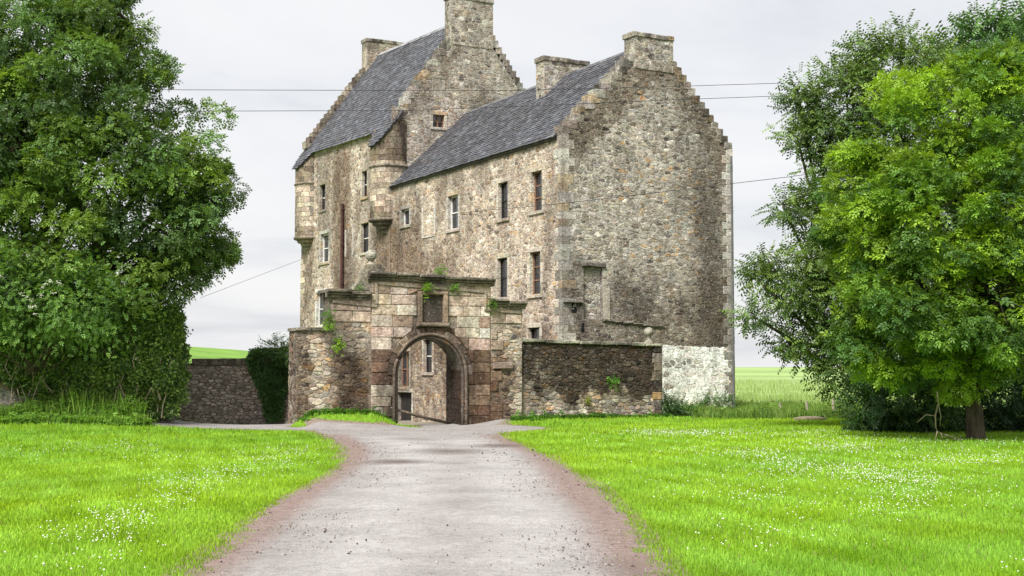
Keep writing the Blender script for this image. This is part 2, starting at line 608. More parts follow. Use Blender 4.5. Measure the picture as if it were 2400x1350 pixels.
def rubble_cells(u0, u1, v0, v1, sx, sy):
    """irregular coursed rubble as Voronoi cells in a stretched plane"""
    pts = []
    v = v0
    while v < v1:
        h = sy * rng.uniform(0.65, 1.45)
        u = u0 - rng.uniform(0, sx)
        while u < u1 + sx:
            w = sx * (rng.uniform(0.45, 1.5) if rng.random() > 0.12 else rng.uniform(1.5, 2.3))
            pts.append((u + w / 2, v + h / 2 + rng.uniform(-0.42, 0.42) * h))
            u += w
        v += h
    pts = [q for q in pts if rng.random() > 0.16]
    P = np.array(pts) / np.array([sx, sy])
    cellkey = np.floor(P).astype(int)
    grid = {}
    for i, k in enumerate(map(tuple, cellkey)):
        grid.setdefault(k, []).append(i)
    out = []
    bu0, bu1, bv0, bv1 = u0 / sx, u1 / sx, v0 / sy, v1 / sy
    Pl = P.tolist()
    for i, (x, y) in enumerate(Pl):
        kx, ky = cellkey[i]
        poly = [(max(x - 2, bu0), max(y - 2, bv0)), (min(x + 2, bu1), max(y - 2, bv0)),
                (min(x + 2, bu1), min(y + 2, bv1)), (max(x - 2, bu0), min(y + 2, bv1))]
        if poly[0][0] >= poly[1][0] or poly[0][1] >= poly[2][1]:
            continue
        nb = []
        for a in range(-2, 3):
            for b in range(-2, 3):
                nb += grid.get((kx + a, ky + b), [])
        nb = [(abs(Pl[j][0] - x) + abs(Pl[j][1] - y), j) for j in nb if j != i]
        nb.sort()
        for dd, j in nb[:22]:
            ox, oy = Pl[j]
            nx, ny = ox - x, oy - y
            poly = clip_half(poly, (x + ox) / 2, (y + oy) / 2, nx, ny)
            if len(poly) < 3:
                break
        if len(poly) >= 3:
            out.append([(a * sx, b * sy) for a, b in poly])
    return out


def poly_area(p):
    return 0.5 * abs(sum(p[i][0] * p[(i + 1) % len(p)][1] - p[(i + 1) % len(p)][0] * p[i][1] for i in range(len(p))))


def keep_out(poly, holes):
    """holes: rectangles; a stone centred in one is dropped, a corner reaching into one is pulled back to its edge"""
    cx = sum(p[0] for p in poly) / len(poly)
    cy = sum(p[1] for p in poly) / len(poly)
    for (a0, a1, b0, b1) in holes:
        if a0 < cx < a1 and b0 < cy < b1:
            return None
        res = []
        for (x, y) in poly:
            if a0 < x < a1 and b0 < y < b1:
                ds = [(x - a0, 0), (a1 - x, 1), (y - b0, 2), (b1 - y, 3)]
                # pull towards the side on which the stone's centre lies
                cand = []
                if cx <= a0: cand.append((x - a0, 0))
                if cx >= a1: cand.append((a1 - x, 1))
                if cy <= b0: cand.append((y - b0, 2))
                if cy >= b1: cand.append((b1 - y, 3))
                k = min(cand or ds)[1]
                x, y = [(a0, y), (a1, y), (x, b0), (x, b1)][k]
            res.append((x, y))
        poly = res
    return poly


def stone_geo(fr, poly, joint=0.004, h=(0.002, 0.012)):
    cx = sum(p[0] for p in poly) / len(poly)
    cy = sum(p[1] for p in poly) / len(poly)
    q = []
    for x, y in poly:
        d = math.hypot(x - cx, y - cy)
        k = max(0.3, 1 - joint * 1.4 / max(d, 1e-4))
        q.append((cx + (x - cx) * k, cy + (y - cy) * k))
    r = []
    m = len(q)
    for i in range(m):                                   # round the corners
        a, b = q[i], q[(i + 1) % m]
        t = 0.26
        r.append((a[0] + (b[0] - a[0]) * t, a[1] + (b[1] - a[1]) * t))
        r.append((a[0] + (b[0] - a[0]) * (1 - t), a[1] + (b[1] - a[1]) * (1 - t)))
    m = len(r)
    hh = rng.uniform(*h)
    tx, ty = rng.uniform(-0.06, 0.06), rng.uniform(-0.06, 0.06)
    s = rng.uniform(0.74, 0.88)
    vs = [(x, y, -0.004) for x, y in r]
    for x, y in r:
        n = hh + tx * (x - cx) + ty * (y - cy) + rng.uniform(-0.004, 0.004)
        vs.append((cx + (x - cx) * s + rng.uniform(-.004, .004), cy + (y - cy) * s, max(n, 0.002)))
    fs = [tuple(range(m, 2 * m))]
    for i in range(m):
        j = (i + 1) % m
        fs.append((i, j, m + j, m + i))
    # keep faces outward: the frame (U, Z, N) may be left- or right-handed
    if np.dot(np.cross(fr.U, (0, 0, 1)), fr.N) < 0:
        fs = [f[::-1] for f in fs]
    return fr.A(vs), fs, m


def dirt_shade(c, d):
    return np.append(np.asarray(c, float)[:3], 1 - d)  # alpha falls with dirt, and with shade painted in court and archway


def rubble(fr, region, sx, sy, palette, mat, parent, singles, holes=(), planes=(), bands=(), name='stone', joint=0.004,
           h=(0.002, 0.012), inside=None, mortar=None, dirt=None):
    """stones of one wall: the `singles` that show largest are objects of their own, the rest one joined part.
    planes: half-planes (px, py, nx, ny) that bound the wall"""
    items = []
    for p in rubble_cells(*region, sx, sy):
        for pl in planes:
            p = clip_half(p, *pl)
            if len(p) < 3:
                break
        if len(p) < 3:
            continue
        p = keep_out(p, holes)
        if p is None or len(p) < 3:
            continue
        a = poly_area(p)
        if a < 0.0012:
            continue
        cx = sum(t[0] for t in p) / len(p)
        cy = sum(t[1] for t in p) / len(p)
        if inside and not inside(cx, cy):
            continue
        w = fr.P(cx, cy)
        vis = 1.0
        for (b0, b1, c0, c1) in bands:                    # parts of the wall that stand hidden behind others
            if b0 < cx < b1 and c0 < cy < c1:
                vis = 0.02
        items.append((a / float(np.dot(w - EYE, w - EYE)) * vis, p, cx, cy))
    items.sort(key=lambda t: -t[0])
    rest = MB()
    for k, (_, p, cx, cy) in enumerate(items):
        V, F, m = stone_geo(fr, p, joint, h)
        c = palette(cx, cy)
        if mortar is not None:
            # pointing is smeared up to the edge of each stone
            mc = np.array(mortar(cx, cy) if callable(mortar) else mortar) * rng.uniform(0.75, 1.1)
            dd = dirt(cx, cy) if dirt else 0.0
            c = np.concatenate([np.tile(dirt_shade(mc * 0.75 + c * 0.25, dd), (m, 1)), np.tile(dirt_shade(c, dd), (len(V) - m, 1))])
        if k < singles:
            MB().add(V, F, c).build(name, mat, parent)
        else:
            rest.add(V, F, c)
    if rest.n:
        o = rest.build('rubble_stones', mat, parent)
        o['kind'] = 'stuff'


def patch(fr, a, b, vb0, vt0, vb1, vt1, col, mb, dirt=None, n=0.0):
    """vertical strip of wall between u = a and u = b, cut into small quads that carry the dirt"""
    k = max(1, int(max(vt0 - vb0, vt1 - vb1) / 0.3)) if dirt else 1
    for i in range(k):
        t0, t1 = i / k, (i + 1) / k
        q = [(a, vb0 + (vt0 - vb0) * t0), (b, vb1 + (vt1 - vb1) * t0), (b, vb1 + (vt1 - vb1) * t1), (a, vb0 + (vt0 - vb0) * t1)]
        mb.add(fr.A([(x, y, n) for x, y in q]), [(0, 1, 2, 3)], np.array([dirt_shade(col, dirt(x, y) if dirt else 0) for x, y in q]))


def wall_sheet(fr, u0, u1, v0, v1, holes, col, mb, step=1.0, dirt=None):
    """a flat wall face with rectangular openings"""
    us = sorted(set([u0, u1] + [x for h in holes for x in h[:2] if u0 < x < u1] + list(np.arange(u0, u1, 0.35 if dirt else step))))
    vv = sorted(set([v0, v1] + [x for h in holes for x in h[2:] if v0 < x < v1] + (list(np.arange(v0, v1, 0.35)) if dirt else [])))
    for i in range(len(us) - 1):
        for j in range(len(vv) - 1):
            cu, cv = (us[i] + us[i + 1]) / 2, (vv[j] + vv[j + 1]) / 2
            if any(h[0] < cu < h[1] and h[2] < cv < h[3] for h in holes):
                continue
            q = [(us[i], vv[j]), (us[i + 1], vv[j]), (us[i + 1], vv[j + 1]), (us[i], vv[j + 1])]
            mb.add(fr.A([(x, y, 0) for x, y in q]), [(0, 1, 2, 3)], np.array([dirt_shade(col, dirt(x, y) if dirt else 0) for x, y in q]))


def pal(*cols, jit=0.28):
    cs = [np.array(c[:3]) for c in cols]
    ws = np.array([c[3] for c in cols], float)
    ws /= ws.sum()

    def f(u=0, v=0):
        c = cs[rng.choice(len(cs), p=ws)]
        return np.clip(1.24 * c * rng.uniform(1 - jit, 1 + jit) * rng.uniform(0.95, 1.05, 3), 0.01, 0.85)
    return f


def bump2(x, a, b, f=0.4):
    return float(sstep(a - f, a + f, x) * (1 - sstep(b - f, b + f, x)))


def d_gable(u, v):
    ln = (v - 10.2) - (u) * 1.0                      # below the left skew
    rn = (v - 10.2) - (7.75 - u) * 1.0
    d = 0.25 + 0.45 * bump2(ln, -1.7, 1) * float(v > 6.5) + 0.30 * bump2(rn, -1.0, 1) + 0.30 * (1 - float(sstep(3.5, 6.0, v))) + 0.22 * float(sstep(5.2, 6.6, u)) + 0.3 * float(sstep(12.3, 13.2, v))
    return min(d, 0.75)


def d_front(u, v):
    d = 0.22 + 0.33 * bump2(u, 8.0, 17, 1.5) * bump2(v, 2, 6.8, 0.8) + 0.45 * bump2(u, 14.6, 17.2, 0.4) * bump2(v, 0, 8.4) + 0.32 * bump2(u, 11.9, 14.9, 0.6) * bump2(v, 5, 8.4, 0.6)
    d += 0.45 * bump2(u, 20.3, 22.6, 0.5) * bump2(v, 3, 13, 1) + 0.25 * bump2(u, 25.2, 27.4) * bump2(v, 4, 9) + 0.2 * (1 - float(sstep(2.8, 3.6, v)))  # last term adds painted shade to the lower court wall
    return min(d, 0.8)


def d_gate(u, v):
    d = 0.15 + 0.62 * bump2(u, 0.0, 1.7, 0.25) * bump2(v, -1, 2.2, 0.4) + 0.62 * bump2(u, -4.0, -2.1, 0.35) * bump2(v, 0.0, 2.0, 0.35)
    d -= 0.45 * bump2(u, -2.95, -2.1, 0.1) * bump2(v, -1, 1.1, 0.12)
    d += 0.4 * bump2(u, -1.5, -0.4, 0.15) * bump2(v, 2.4, 3.0, 0.2) + 0.35 * float(u < -4.75) + 0.2 * float(v > 4.0)
    d += 0.5 * float(math.hypot(u + 1.0, max(v - 1.46, 0) * 0.92) < 1.42)
    return max(0.0, min(d, 0.85))


def d_curt(u, v):
    return min(0.85, 0.18 + 0.62 * float(sstep(0.55, 1.15, v + 0.25 * math.sin(u * 2.1) + 0.2 * math.sin(u * 5.3))) * (0.75 + 0.25 * bump2(u, 3.0, 6.6)))


P_FRONT = pal((0.34, 0.275, 0.21, 5), (0.285, 0.22, 0.165, 4), (0.41, 0.35, 0.28, 4), (0.21, 0.155, 0.12, 2.5), (0.29, 0.255, 0.22, 3),
              (0.46, 0.42, 0.36, 2), (0.36, 0.24, 0.13, 0.6), (0.12, 0.095, 0.08, 1.4))
P_GABLE = pal((0.30, 0.265, 0.21, 5), (0.25, 0.215, 0.17, 4), (0.37, 0.335, 0.275, 4), (0.19, 0.155, 0.125, 2.5), (0.27, 0.255, 0.23, 3),
              (0.48, 0.45, 0.40, 2.2), (0.38, 0.22, 0.09, 0.12), (0.10, 0.085, 0.075, 2.0))
P_GATE = pal((0.33, 0.26, 0.185, 4), (0.26, 0.20, 0.145, 4), (0.40, 0.34, 0.26, 3), (0.17, 0.12, 0.09, 2.5), (0.24, 0.21, 0.18, 3),
             (0.45, 0.40, 0.32, 1.6), (0.36, 0.23, 0.11, 0.8), (0.09, 0.075, 0.07, 1.6))
P_ASH = pal((0.40, 0.335, 0.265, 4), (0.34, 0.275, 0.215, 3), (0.46, 0.405, 0.345, 3), (0.26, 0.195, 0.15, 1.5), (0.32, 0.27, 0.225, 2), jit=0.15)
P_ASHRED = pal((0.17, 0.115, 0.085, 3), (0.22, 0.155, 0.115, 3), (0.27, 0.21, 0.16, 2), (0.12, 0.085, 0.07, 2), jit=0.2)
P_QUOIN = pal((0.36, 0.34, 0.30, 3), (0.42, 0.40, 0.36, 3), (0.29, 0.26, 0.22, 2), (0.34, 0.26, 0.17, 1), jit=0.15)
P_TUR = pal((0.33, 0.28, 0.21, 4), (0.28, 0.235, 0.18, 3), (0.38, 0.335, 0.26, 3), (0.22, 0.18, 0.14, 1.5), jit=0.15)
P_FARW = pal((0.38, 0.315, 0.27, 4), (0.31, 0.255, 0.22, 4), (0.45, 0.385, 0.33, 3), (0.20, 0.165, 0.145, 2), jit=0.25)
P_WASH = pal((0.70, 0.69, 0.64, 5), (0.62, 0.60, 0.55, 3), (0.50, 0.46, 0.40, 1.0), (0.25, 0.21, 0.17, 0.4), jit=0.1)
MORTAR = (0.50, 0.435, 0.355)
MORTARG = (0.44, 0.41, 0.36)

# ------------------------------------------------------------------ terrain
TG = math.radians(23)
G0 = np.array([-1.58, 40.0, 0.0])
GD = np.array([math.cos(TG), math.sin(TG), 0.0])
GN = np.array([math.sin(TG), -math.cos(TG), 0.0])         # towards the camera
GATE = Fr(G0, GD, GN)
T = math.radians(29)
HD = np.array([math.cos(T), math.sin(T), 0.0])
HF = np.array([-math.sin(T), math.cos(T), 0.0])
HC = np.array([1.80, 46.24, 0.0])


def H(w, s, z):
    return HC + HD * w + HF * s + np.array([0, 0, z])


def terrain(x, y):
    x = np.asarray(x, float)
    y = np.asarray(y, float)
    z = np.zeros(np.broadcast(x, y).shape)
    dx, dy = x - G0[0], y - G0[1]
    u = dx * GD[0] + dy * GD[1]
    n = dx * GN[0] + dy * GN[1]
    # grassy bank against the left half of the gate wall
    z = z + 0.36 * np.exp(-((n - 0.2) / 1.3) ** 2) * sstep(-5.25, -4.75, u) * (1 - sstep(-3.0, -2.1, u))
    z = z + 0.10 * np.exp(-((n - 0.2) / 1.2) ** 2) * sstep(0.2, 1.5, u) * (1 - sstep(7.0, 9.0, u))
    # gentle dip through the gate into the sunken court
    z = z - 0.10 * np.exp(-((n) / 2.5) ** 2) * np.exp(-((u + 1.0) / 1.6) ** 2)
    z = z - 0.95 * sstep(0.5, 9.0, -n) * sstep(-9.0, -5.5, u) * (1 - sstep(3.0, 6.5, u)) * (1 - sstep(60, 75, y))
    # fields behind
    crest = 2.0 + 4.3 * sstep(-18, -72, x)
    rise = sstep(52, 235, y)
    z = z + crest * rise * (1 - sstep(270, 420, y))
    z = z + 0.16 * sstep(-7.5, -12, x) * sstep(28, 36, y)
    return z


def px_ground(px, py, z=0.0):
    x = (px - 1200) / 3030.0
    v = -(py - 675) / 3030.0
    r = np.array([x, math.cos(PITCH) - v * math.sin(PITCH), math.sin(PITCH) + v * math.cos(PITCH)])
    k = (z - EYE[2]) / r[2]
    return EYE[0] + r[0] * k, EYE[1] + r[1] * k


# edge of the drive and its fork towards the left, in metres
ROAD = np.array([(-2.55, 6.0), (-2.52, 10.45), (-2.62, 12.2), (-2.78, 14.3), (-2.88, 16.9), (-2.80, 20.2), (-2.95, 23.8), (-3.55, 27.6),
                 (-4.6, 32.2), (-5.4, 34.9), (-7.3, 35.6), (-9.6, 36.0), (-14.0, 37.4), (-14.0, 39.2), (-9.6, 41.25), (-7.0, 41.0), (-6.45, 39.3),
                 (-6.3, 36.9), (-3.6, 37.15), (-2.7, 38.0), (-3.0, 41.0), (0.1, 42.0), (-0.3, 39.0), (1.0, 36.9), (0.9, 35.6),
                 (-0.35, 33.4), (-0.1, 30.4), (0.25, 27.4), (0.66, 24.0), (0.9, 21.2), (1.1, 18.0), (1.2, 14.4), (1.22, 12.2), (1.2, 10.45), (1.25, 6.0)])


def road_dist(x, y):
    """signed distance to the road outline, negative inside"""
    x = np.asarray(x, float).ravel()
    y = np.asarray(y, float).ravel()
    best = np.full(x.shape, 1e9)
    inside = np.zeros(x.shape, bool)
    m = len(ROAD)
    for i in range(m):
        ax, ay = ROAD[i]
        bx, by = ROAD[(i + 1) % m]
        vx, vy = bx - ax, by - ay
        t = np.clip(((x - ax) * vx + (y - ay) * vy) / (vx * vx + vy * vy), 0, 1)
        best = np.minimum(best, np.hypot(x - ax - t * vx, y - ay - t * vy))
        c = ((ay > y) != (by > y))
        with np.errstate(divide='ignore', invalid='ignore'):
            xi = ax + (y - ay) * vx / (vy if vy != 0 else 1e-9)
        inside ^= c & (x < xi)
    return np.where(inside, -best, best)


def wob(x, y, s, seed=0):
    """cheap smooth pseudo-noise, about -1..1"""
    r = np.random.default_rng(seed)
    v = np.zeros(np.shape(x))
    for k in range(6):
        a, b = r.normal(0, 1, 2) * s * (1 + 0.5 * k)
        v = v + np.sin(a * x + b * y + r.uniform(0, 6.28)) / (1 + 0.35 * k)
    return v / 2.6


def build_ground():
    xs = np.concatenate([-np.geomspace(16, 1500, 26)[::-1], np.arange(-15.5, 17.0, 0.5), np.geomspace(17.5, 1500, 26)])
    ys = np.concatenate([np.linspace(-40, 4, 8), np.arange(5, 62, 0.5), np.geomspace(63, 420, 40), np.geomspace(460, 3500, 10)])
    X, Y = np.meshgrid(xs, ys)
    Z = terrain(X, Y) - 0.012
    Z -= 0.35 * sstep(420, 800, Y)
    Z -= 0.09 * sstep(0.1, -0.5, road_dist(X, Y).reshape(X.shape))
    V = np.stack([X.ravel(), Y.ravel(), Z.ravel()], 1)
    nx, ny = len(xs), len(ys)
    i, j = np.meshgrid(np.arange(nx - 1), np.arange(ny - 1))
    a = (j * nx + i).ravel()
    idx = np.stack([a, a + 1, a + 1 + nx, a + nx], 1).ravel()
    lawn = np.array([0.13, 0.24, 0.018])
    field = np.array([0.25, 0.345, 0.125])
    k = sstep(50, 64, Y).ravel()[:, None]
    colr = lawn * (1 - k) + field * k
    kl = (sstep(60, 75, Y) * sstep(-5, -20, X)).ravel()[:, None]
    colr = colr * (1 - kl) + np.array([0.15, 0.27, 0.05]) * kl
    # bare earth in the walled court behind the gate
    dx, dy = X - G0[0], Y - G0[1]
    u = dx * GD[0] + dy * GD[1]
    n = dx * GN[0] + dy * GN[1]
    ct = (sstep(0.2, 0.8, -n) * (u > -6) * (u < 7.2) * (Y < 62)).ravel()[:, None]
    colr = colr * (1 - ct) + np.array([0.16, 0.14, 0.11]) * ct
    me = np_mesh('ground', V, idx, np.full(len(a), 4), M_GROUND, colr, True)
    o = link('ground', me)
    o['kind'] = 'structure'


build_ground()


def build_road():
    st = 0.14
    xs = np.arange(-15, 2.6, st)
    ys = np.arange(6, 42.6, st)
    X, Y = np.meshgrid(xs, ys)
    d = road_dist(X, Y).reshape(X.shape)
    Z = terrain(X, Y) + 0.004
    # cambered, with two wheel tracks
    Z += 0.02 * wob(X, Y, 0.7, 5) * sstep(0, -0.6, d) - 0.02 * sstep(-0.1, 0.25, d)
    nx = len(xs)
    keep = (d < 0.30)
    kq = keep[:-1, :-1] | keep[1:, :-1] | keep[:-1, 1:] | keep[1:, 1:]
    j, i = np.nonzero(kq)
    a = j * nx + i
    q = np.stack([a, a + 1, a + 1 + nx, a + nx], 1)
    used = np.unique(q)
    remap = -np.ones(nx * len(ys), int)
    remap[used] = np.arange(len(used))
    V = np.stack([X.ravel(), Y.ravel(), Z.ravel()], 1)[used]
    # centre line of the straight part
    yc = np.array([6, 10, 14, 18, 22, 25, 28, 31, 34, 42.0])
    xc = np.array([-0.65, -0.65, -0.75, -0.9, -1.0, -1.15, -1.55, -2.1, -2.6, -2.6])
    off = X - np.interp(Y, yc, xc)
    hw = np.interp(Y, [6, 14, 22, 28, 34], [1.85, 2.0, 1.9, 1.9, 2.2])
    rel = off / hw
    # brown dirt shoulders, wider on the right-hand side
    sh = np.where(off > 0, sstep(0.56, 1.05, rel), sstep(-0.66, -1.08, rel))
    sh = sh * (1 - sstep(31, 34, Y)) + 0.12 * sstep(31, 34, Y)
    sh = np.maximum(sh, 0.75 * sstep(-0.28, 0.05, d))
    track = np.exp(-((rel - 0.42) / 0.26) ** 2) + np.exp(-((rel + 0.34) / 0.30) ** 2)
    track *= 1 - sstep(29, 33, Y)
    dip = np.zeros_like(X)
    for (cx, cy, rx, ry, am) in ((-2.05, 23.0, 0.8, 0.8, 0.55), (-1.2, 26.2, 1.2, 1.2, 0.5), (-0.3, 28.0, 0.8, 1.0, 0.55), (-2.4, 30.5, 0.9, 1.0, 0.35),
                                 (-1.0, 22.6, 0.5, 0.5, 0.35), (0.95, 10.8, 0.4, 1.2, 0.35), (-0.2, 33.0, 1.4, 1.0, 0.15)):
        dip = np.maximum(dip, am * np.exp(-((X - cx) / rx) ** 2 - ((Y - cy) / ry) ** 2))
    A = np.stack([sh.ravel(), dip.ravel(), np.clip(track, 0, 1).ravel()], 1)[used]
    me = np_mesh('gravel_drive', V, remap[q].ravel(), np.full(len(q), 4), M_ROAD, A, True, attr='edge')
    o = link('gravel_drive', me)
    o['kind'] = 'structure'


build_road()


def scatter_geo(P, S, base_v, base_f, yaw=True):
    n, m = len(P), len(base_v)
    a = rng.uniform(0, 6.28, n)
    ca, sa = np.cos(a)[:, None], np.sin(a)[:, None]
    bx, by, bz = base_v[:, 0][None], base_v[:, 1][None], base_v[:, 2][None]
    sx = S[:, None] * rng.uniform(0.7, 1.3, (n, 1))
    sy = S[:, None] * rng.uniform(0.7, 1.3, (n, 1))
    sz = S[:, None] * rng.uniform(0.6, 1.1, (n, 1))
    X = (bx * ca * sx - by * sa * sy) + P[:, :1]
    Y = (bx * sa * sx + by * ca * sy) + P[:, 1:2]
    Z = bz * sz + P[:, 2:3]
    V = np.stack([X, Y, Z], 2).reshape(-1, 3)
    F = (np.arange(n)[:, None, None] * m + np.array(base_f)[None]).reshape(-1)
    return V, F, n * len(base_f)


OCT_V = np.array([(1, 0, 0), (0, 1, 0), (-1, 0, 0), (0, -1, 0), (0, 0, 1), (0, 0, -1)], float)
OCT_F = [(0, 1, 4), (1, 2, 4), (2, 3, 4), (3, 0, 4), (1, 0, 5), (2, 1, 5), (3, 2, 5), (0, 3, 5)]


def build_pebbles():
    n = 80000
    y = 8.6 + 27 * rng.random(n) ** 1.9
    x = rng.uniform(-5.5, 1.5, n)
    d = road_dist(x, y)
    edge = np.exp(-((d + 0.55) / 0.45) ** 2)
    k = (d < 0.05) & (rng.random(n) < 0.05 + 0.5 * edge * (0.35 + 0.65 * (wob(x, y, 2.2, 9) > 0)))
    x, y = x[k], y[k]
    s = rng.gamma(1.3, 0.0022, len(x)) + 0.0028
    s = np.minimum(s, 0.022) * np.where(y > 20, 1.3, 1.0)
    P = np.stack([x, y, terrain(x, y) + 0.006 + s * 0.2], 1)
    V, F, m = scatter_geo(P, s, OCT_V, OCT_F)
    cs = np.array([(0.05, 0.042, 0.04), (0.11, 0.075, 0.06), (0.19, 0.15, 0.13), (0.26, 0.24, 0.235), (0.34, 0.32, 0.31)])
    c = cs[rng.choice(5, len(x), p=[0.10, 0.22, 0.30, 0.24, 0.14])]
    me = np_mesh('loose_stones', V, F, np.full(m, 3), M_PEBBLE, np.repeat(c, 6, 0))
    o = link('loose_stones', me)
    o['kind'] = 'stuff'
    o['label'] = 'loose dark and grey stones strewn along the shoulders of the gravel drive'
    o['category'] = 'gravel'


build_pebbles()

# ------------------------------------------------------------------ the tower house
house = thing('tower_house', 'tall grey-brown rubble stone tower house with crow-stepped gables, slate roofs and corner turrets', 'castle', tuple(HC))
GAB = Fr(HC, HD, -HF)
FRO = Fr(HC, HF, -HD)
S_T, S_E, W_W, W_T = 15.3, 27.35, 7.75, 8.4
TGB = Fr(H(0, S_T, 0), HD, -HF)
TFR = Fr(H(-0.02, 0, 0), HF, -HD)


def eave_t(s):
    return 13.10 + 0.037 * (s - 16.5)


def slope_t(s):
    return (18.85 + 0.05 * (s - 18) - eave_t(s)) / 4.2


FRONT_W = [  # s0, s1, z0, z1, look
    (1.40, 2.20, 7.52, 9.00, 'brown3'), (4.02, 4.80, 7.50, 8.92, 'dark2'), (8.32, 9.27, 7.50, 8.92, 'white2'),
    (13.20, 14.10, 8.14, 8.88, 'white1'), (1.52, 2.32, 4.41, 6.00, 'brown3'), (4.06, 4.87, 4.43, 5.96, 'dark2'),
    (1.60, 2.44, 2.50, 3.18, 'dark1'), (13.15, 14.25, 0.85, 2.44, 'brownm'), (10.78, 11.64, 1.50, 2.92, 'dark2')]
TOWER_W = [(18.10, 18.75, 9.98, 11.25, 'dark2'), (23.72, 24.55, 9.97, 11.30, 'dark2'), (17.85, 18.80, 7.27, 8.70, 'dark2'),
           (23.17, 24.35, 7.19, 8.68, 'white2'), (23.70, 24.90, 3.92, 5.66, 'white2')]
DOOR = (12.85, 14.45, -1.3, 0.60)
BLOCKED = (10.60, 11.80, 7.45, 8.80)


def grow(r, a, b=None):
    b = a if b is None else b
    return (r[0] - a, r[1] + a, r[2] - b, r[3] + b)


# --- gable wall (right)
NICHE = (0.90, 1.72, 3.45, 5.36)
mb = MB()
wall_sheet(GAB, 0, W_W, -1.0, 10.2, [NICHE], MORTARG, mb, dirt=d_gable)
for i in range(22):
    a, b = W_W * i / 22, W_W * (i + 1) / 22
    tp = lambda u: 10.2 + 1.03 * min(u, W_W - u)
    patch(GAB, a, b, 10.2, tp(a) + 0.001, 10.2, tp(b) + 0.001, MORTARG, mb, d_gable)
mb.add(GAB.A([(NICHE[0], NICHE[2], -0.16), (NICHE[1], NICHE[2], -0.16), (NICHE[1], NICHE[3], -0.16), (NICHE[0], NICHE[3], -0.16)]), [(0, 1, 2, 3)], MORTARG)
for a, b in (((0, 2), (0, 3)), ((1, 2), (1, 3)), ((0, 2), (1, 2)), ((0, 3), (1, 3))):
    p0 = (NICHE[a[0]], NICHE[a[1]])
    p1 = (NICHE[b[0]], NICHE[b[1]])
    mb.add(GAB.A([(*p0, 0), (*p1, 0), (*p1, -0.16), (*p0, -0.16)]), [(0, 1, 2, 3)], (0.16, 0.14, 0.12))
# returns: right-hand side wall, rear wall, far gable
mb.add(np.array([H(W_W, 0, -1), H(W_W, S_T, -1), H(W_W, S_T, 10.2), H(W_W, 0, 10.2)]), [(0, 1, 2, 3)], MORTARG)
gable_wall = mb.build('gable_wall', M_GABLE, house)

wash = lambda u, v: u > 4.35 and v < 2.52


def p_gable(u, v):
    c = P_GABLE(u, v) * (1 + 0.24 * float(wob(np.array(u), np.array(v) * 1.5, 1.0, 81)))
    warm = bump2(u, 3.0, 6.2, 0.5) * bump2(v, 5.5, 9.6, 0.6)          # patched with buff sandstone
    if rng.random() < 0.22 * warm:
        c = np.array([0.52, 0.36, 0.20]) * rng.uniform(0.7, 1.15)
    elif rng.random() < 0.30 * warm:
        c = np.array([0.55, 0.50, 0.43]) * rng.uniform(0.8, 1.1)
    if v > 9.5 and rng.random() < 0.35:
        c = c * rng.uniform(0.4, 0.8)
    return c


quoin_holes_g, quoin_holes_f = [], []
z = 0.4
k = 0
while z < 10.1:
    hq = rng.uniform(0.26, 0.36)
    lg, lf = (0.52, 0.26) if k % 2 else (0.28, 0.50)
    lg *= rng.uniform(0.85, 1.15)
    lf *= rng.uniform(0.85, 1.15)
    e = 0.016
    o = np.array([H(-e, -e, z), H(lg, -e, z), H(lg, 0.02, z), H(-e, lf, z), H(0.02, lf, z), H(0.02, 0.02, z)])
    up = np.array([0, 0, hq - 0.004])
    V = np.concatenate([o[[0, 1, 2, 5, 4, 3]], o[[0, 1, 2, 5, 4, 3]] + up])
    V += rng.uniform(-0.006, 0.006, V.shape)
    F = [tuple(range(6)), tuple(range(11, 5, -1))] + [(i, (i + 1) % 6, 6 + (i + 1) % 6, 6 + i) for i in range(6)]
    MB().add(V, F, dirt_shade(P_QUOIN(), rng.uniform(0.05, 0.4))).build('quoin', M_GABLE, gable_wall)
    quoin_holes_g.append((-0.1, lg, z, z + hq))
    quoin_holes_f.append((-0.1, lf, z, z + hq))
    # right-hand corner
    lr = 0.5 if k % 2 else 0.3
    MB().add(*rbox(GAB, W_W - lr, W_W + 0.03, z, z + hq - 0.005, -0.25, 0.018), P_QUOIN() * 0.85).build('quoin', M_GABLE, gable_wall)
    quoin_holes_g.append((W_W - lr, W_W + 0.1, z, z + hq))
    z += hq
    k += 1
gl = [(0.0, 10.2, -0.715, 0.70), (W_W, 10.2, 0.715, 0.70)]
LEDGE = [(0.02, 0.80, 4.02, 4.12)]
# limewashed foot of the gable: its own skin of white stones
rubble(GAB, (0.0, W_W, 0.0, 14.1), 0.235, 0.110, p_gable, M_GABLE, gable_wall, 300, mortar=MORTARG, dirt=d_gable, holes=[NICHE, (4.35, W_W + .2, -1, 2.5)] + quoin_holes_g,
       planes=gl, bands=[(0, 4.3, -1, 2.4)])
NF = Fr(GAB.P(0, 0, -0.15), HD, -HF)
rubble(NF, NICHE, 0.26, 0.14, lambda u, v: P_GABLE() * 1.05, M_GABLE, gable_wall, 0, mortar=MORTARG)
mb = MB()
mb.add(GAB.A([(4.35, -0.6, 0.012), (W_W + 0.02, -0.6, 0.012), (W_W + 0.02, 2.42, 0.012), (4.35, 2.56, 0.012)]), [(0, 1, 2, 3)], (0.66, 0.65, 0.60))
mb.add(GAB.A([(4.35, 2.56, 0.012), (W_W + .02, 2.42, 0.012), (W_W + .02, 2.42, -0.05), (4.35, 2.56, -0.05)]), [(0, 1, 2, 3)], (0.3, 0.28, 0.25))
lw = mb.build('limewash_patch', M_WASH, house)
lw['label'] = 'flaking white limewashed patch at the foot of the gable'
WF = Fr(GAB.P(0, 0, 0.012), HD, -HF)
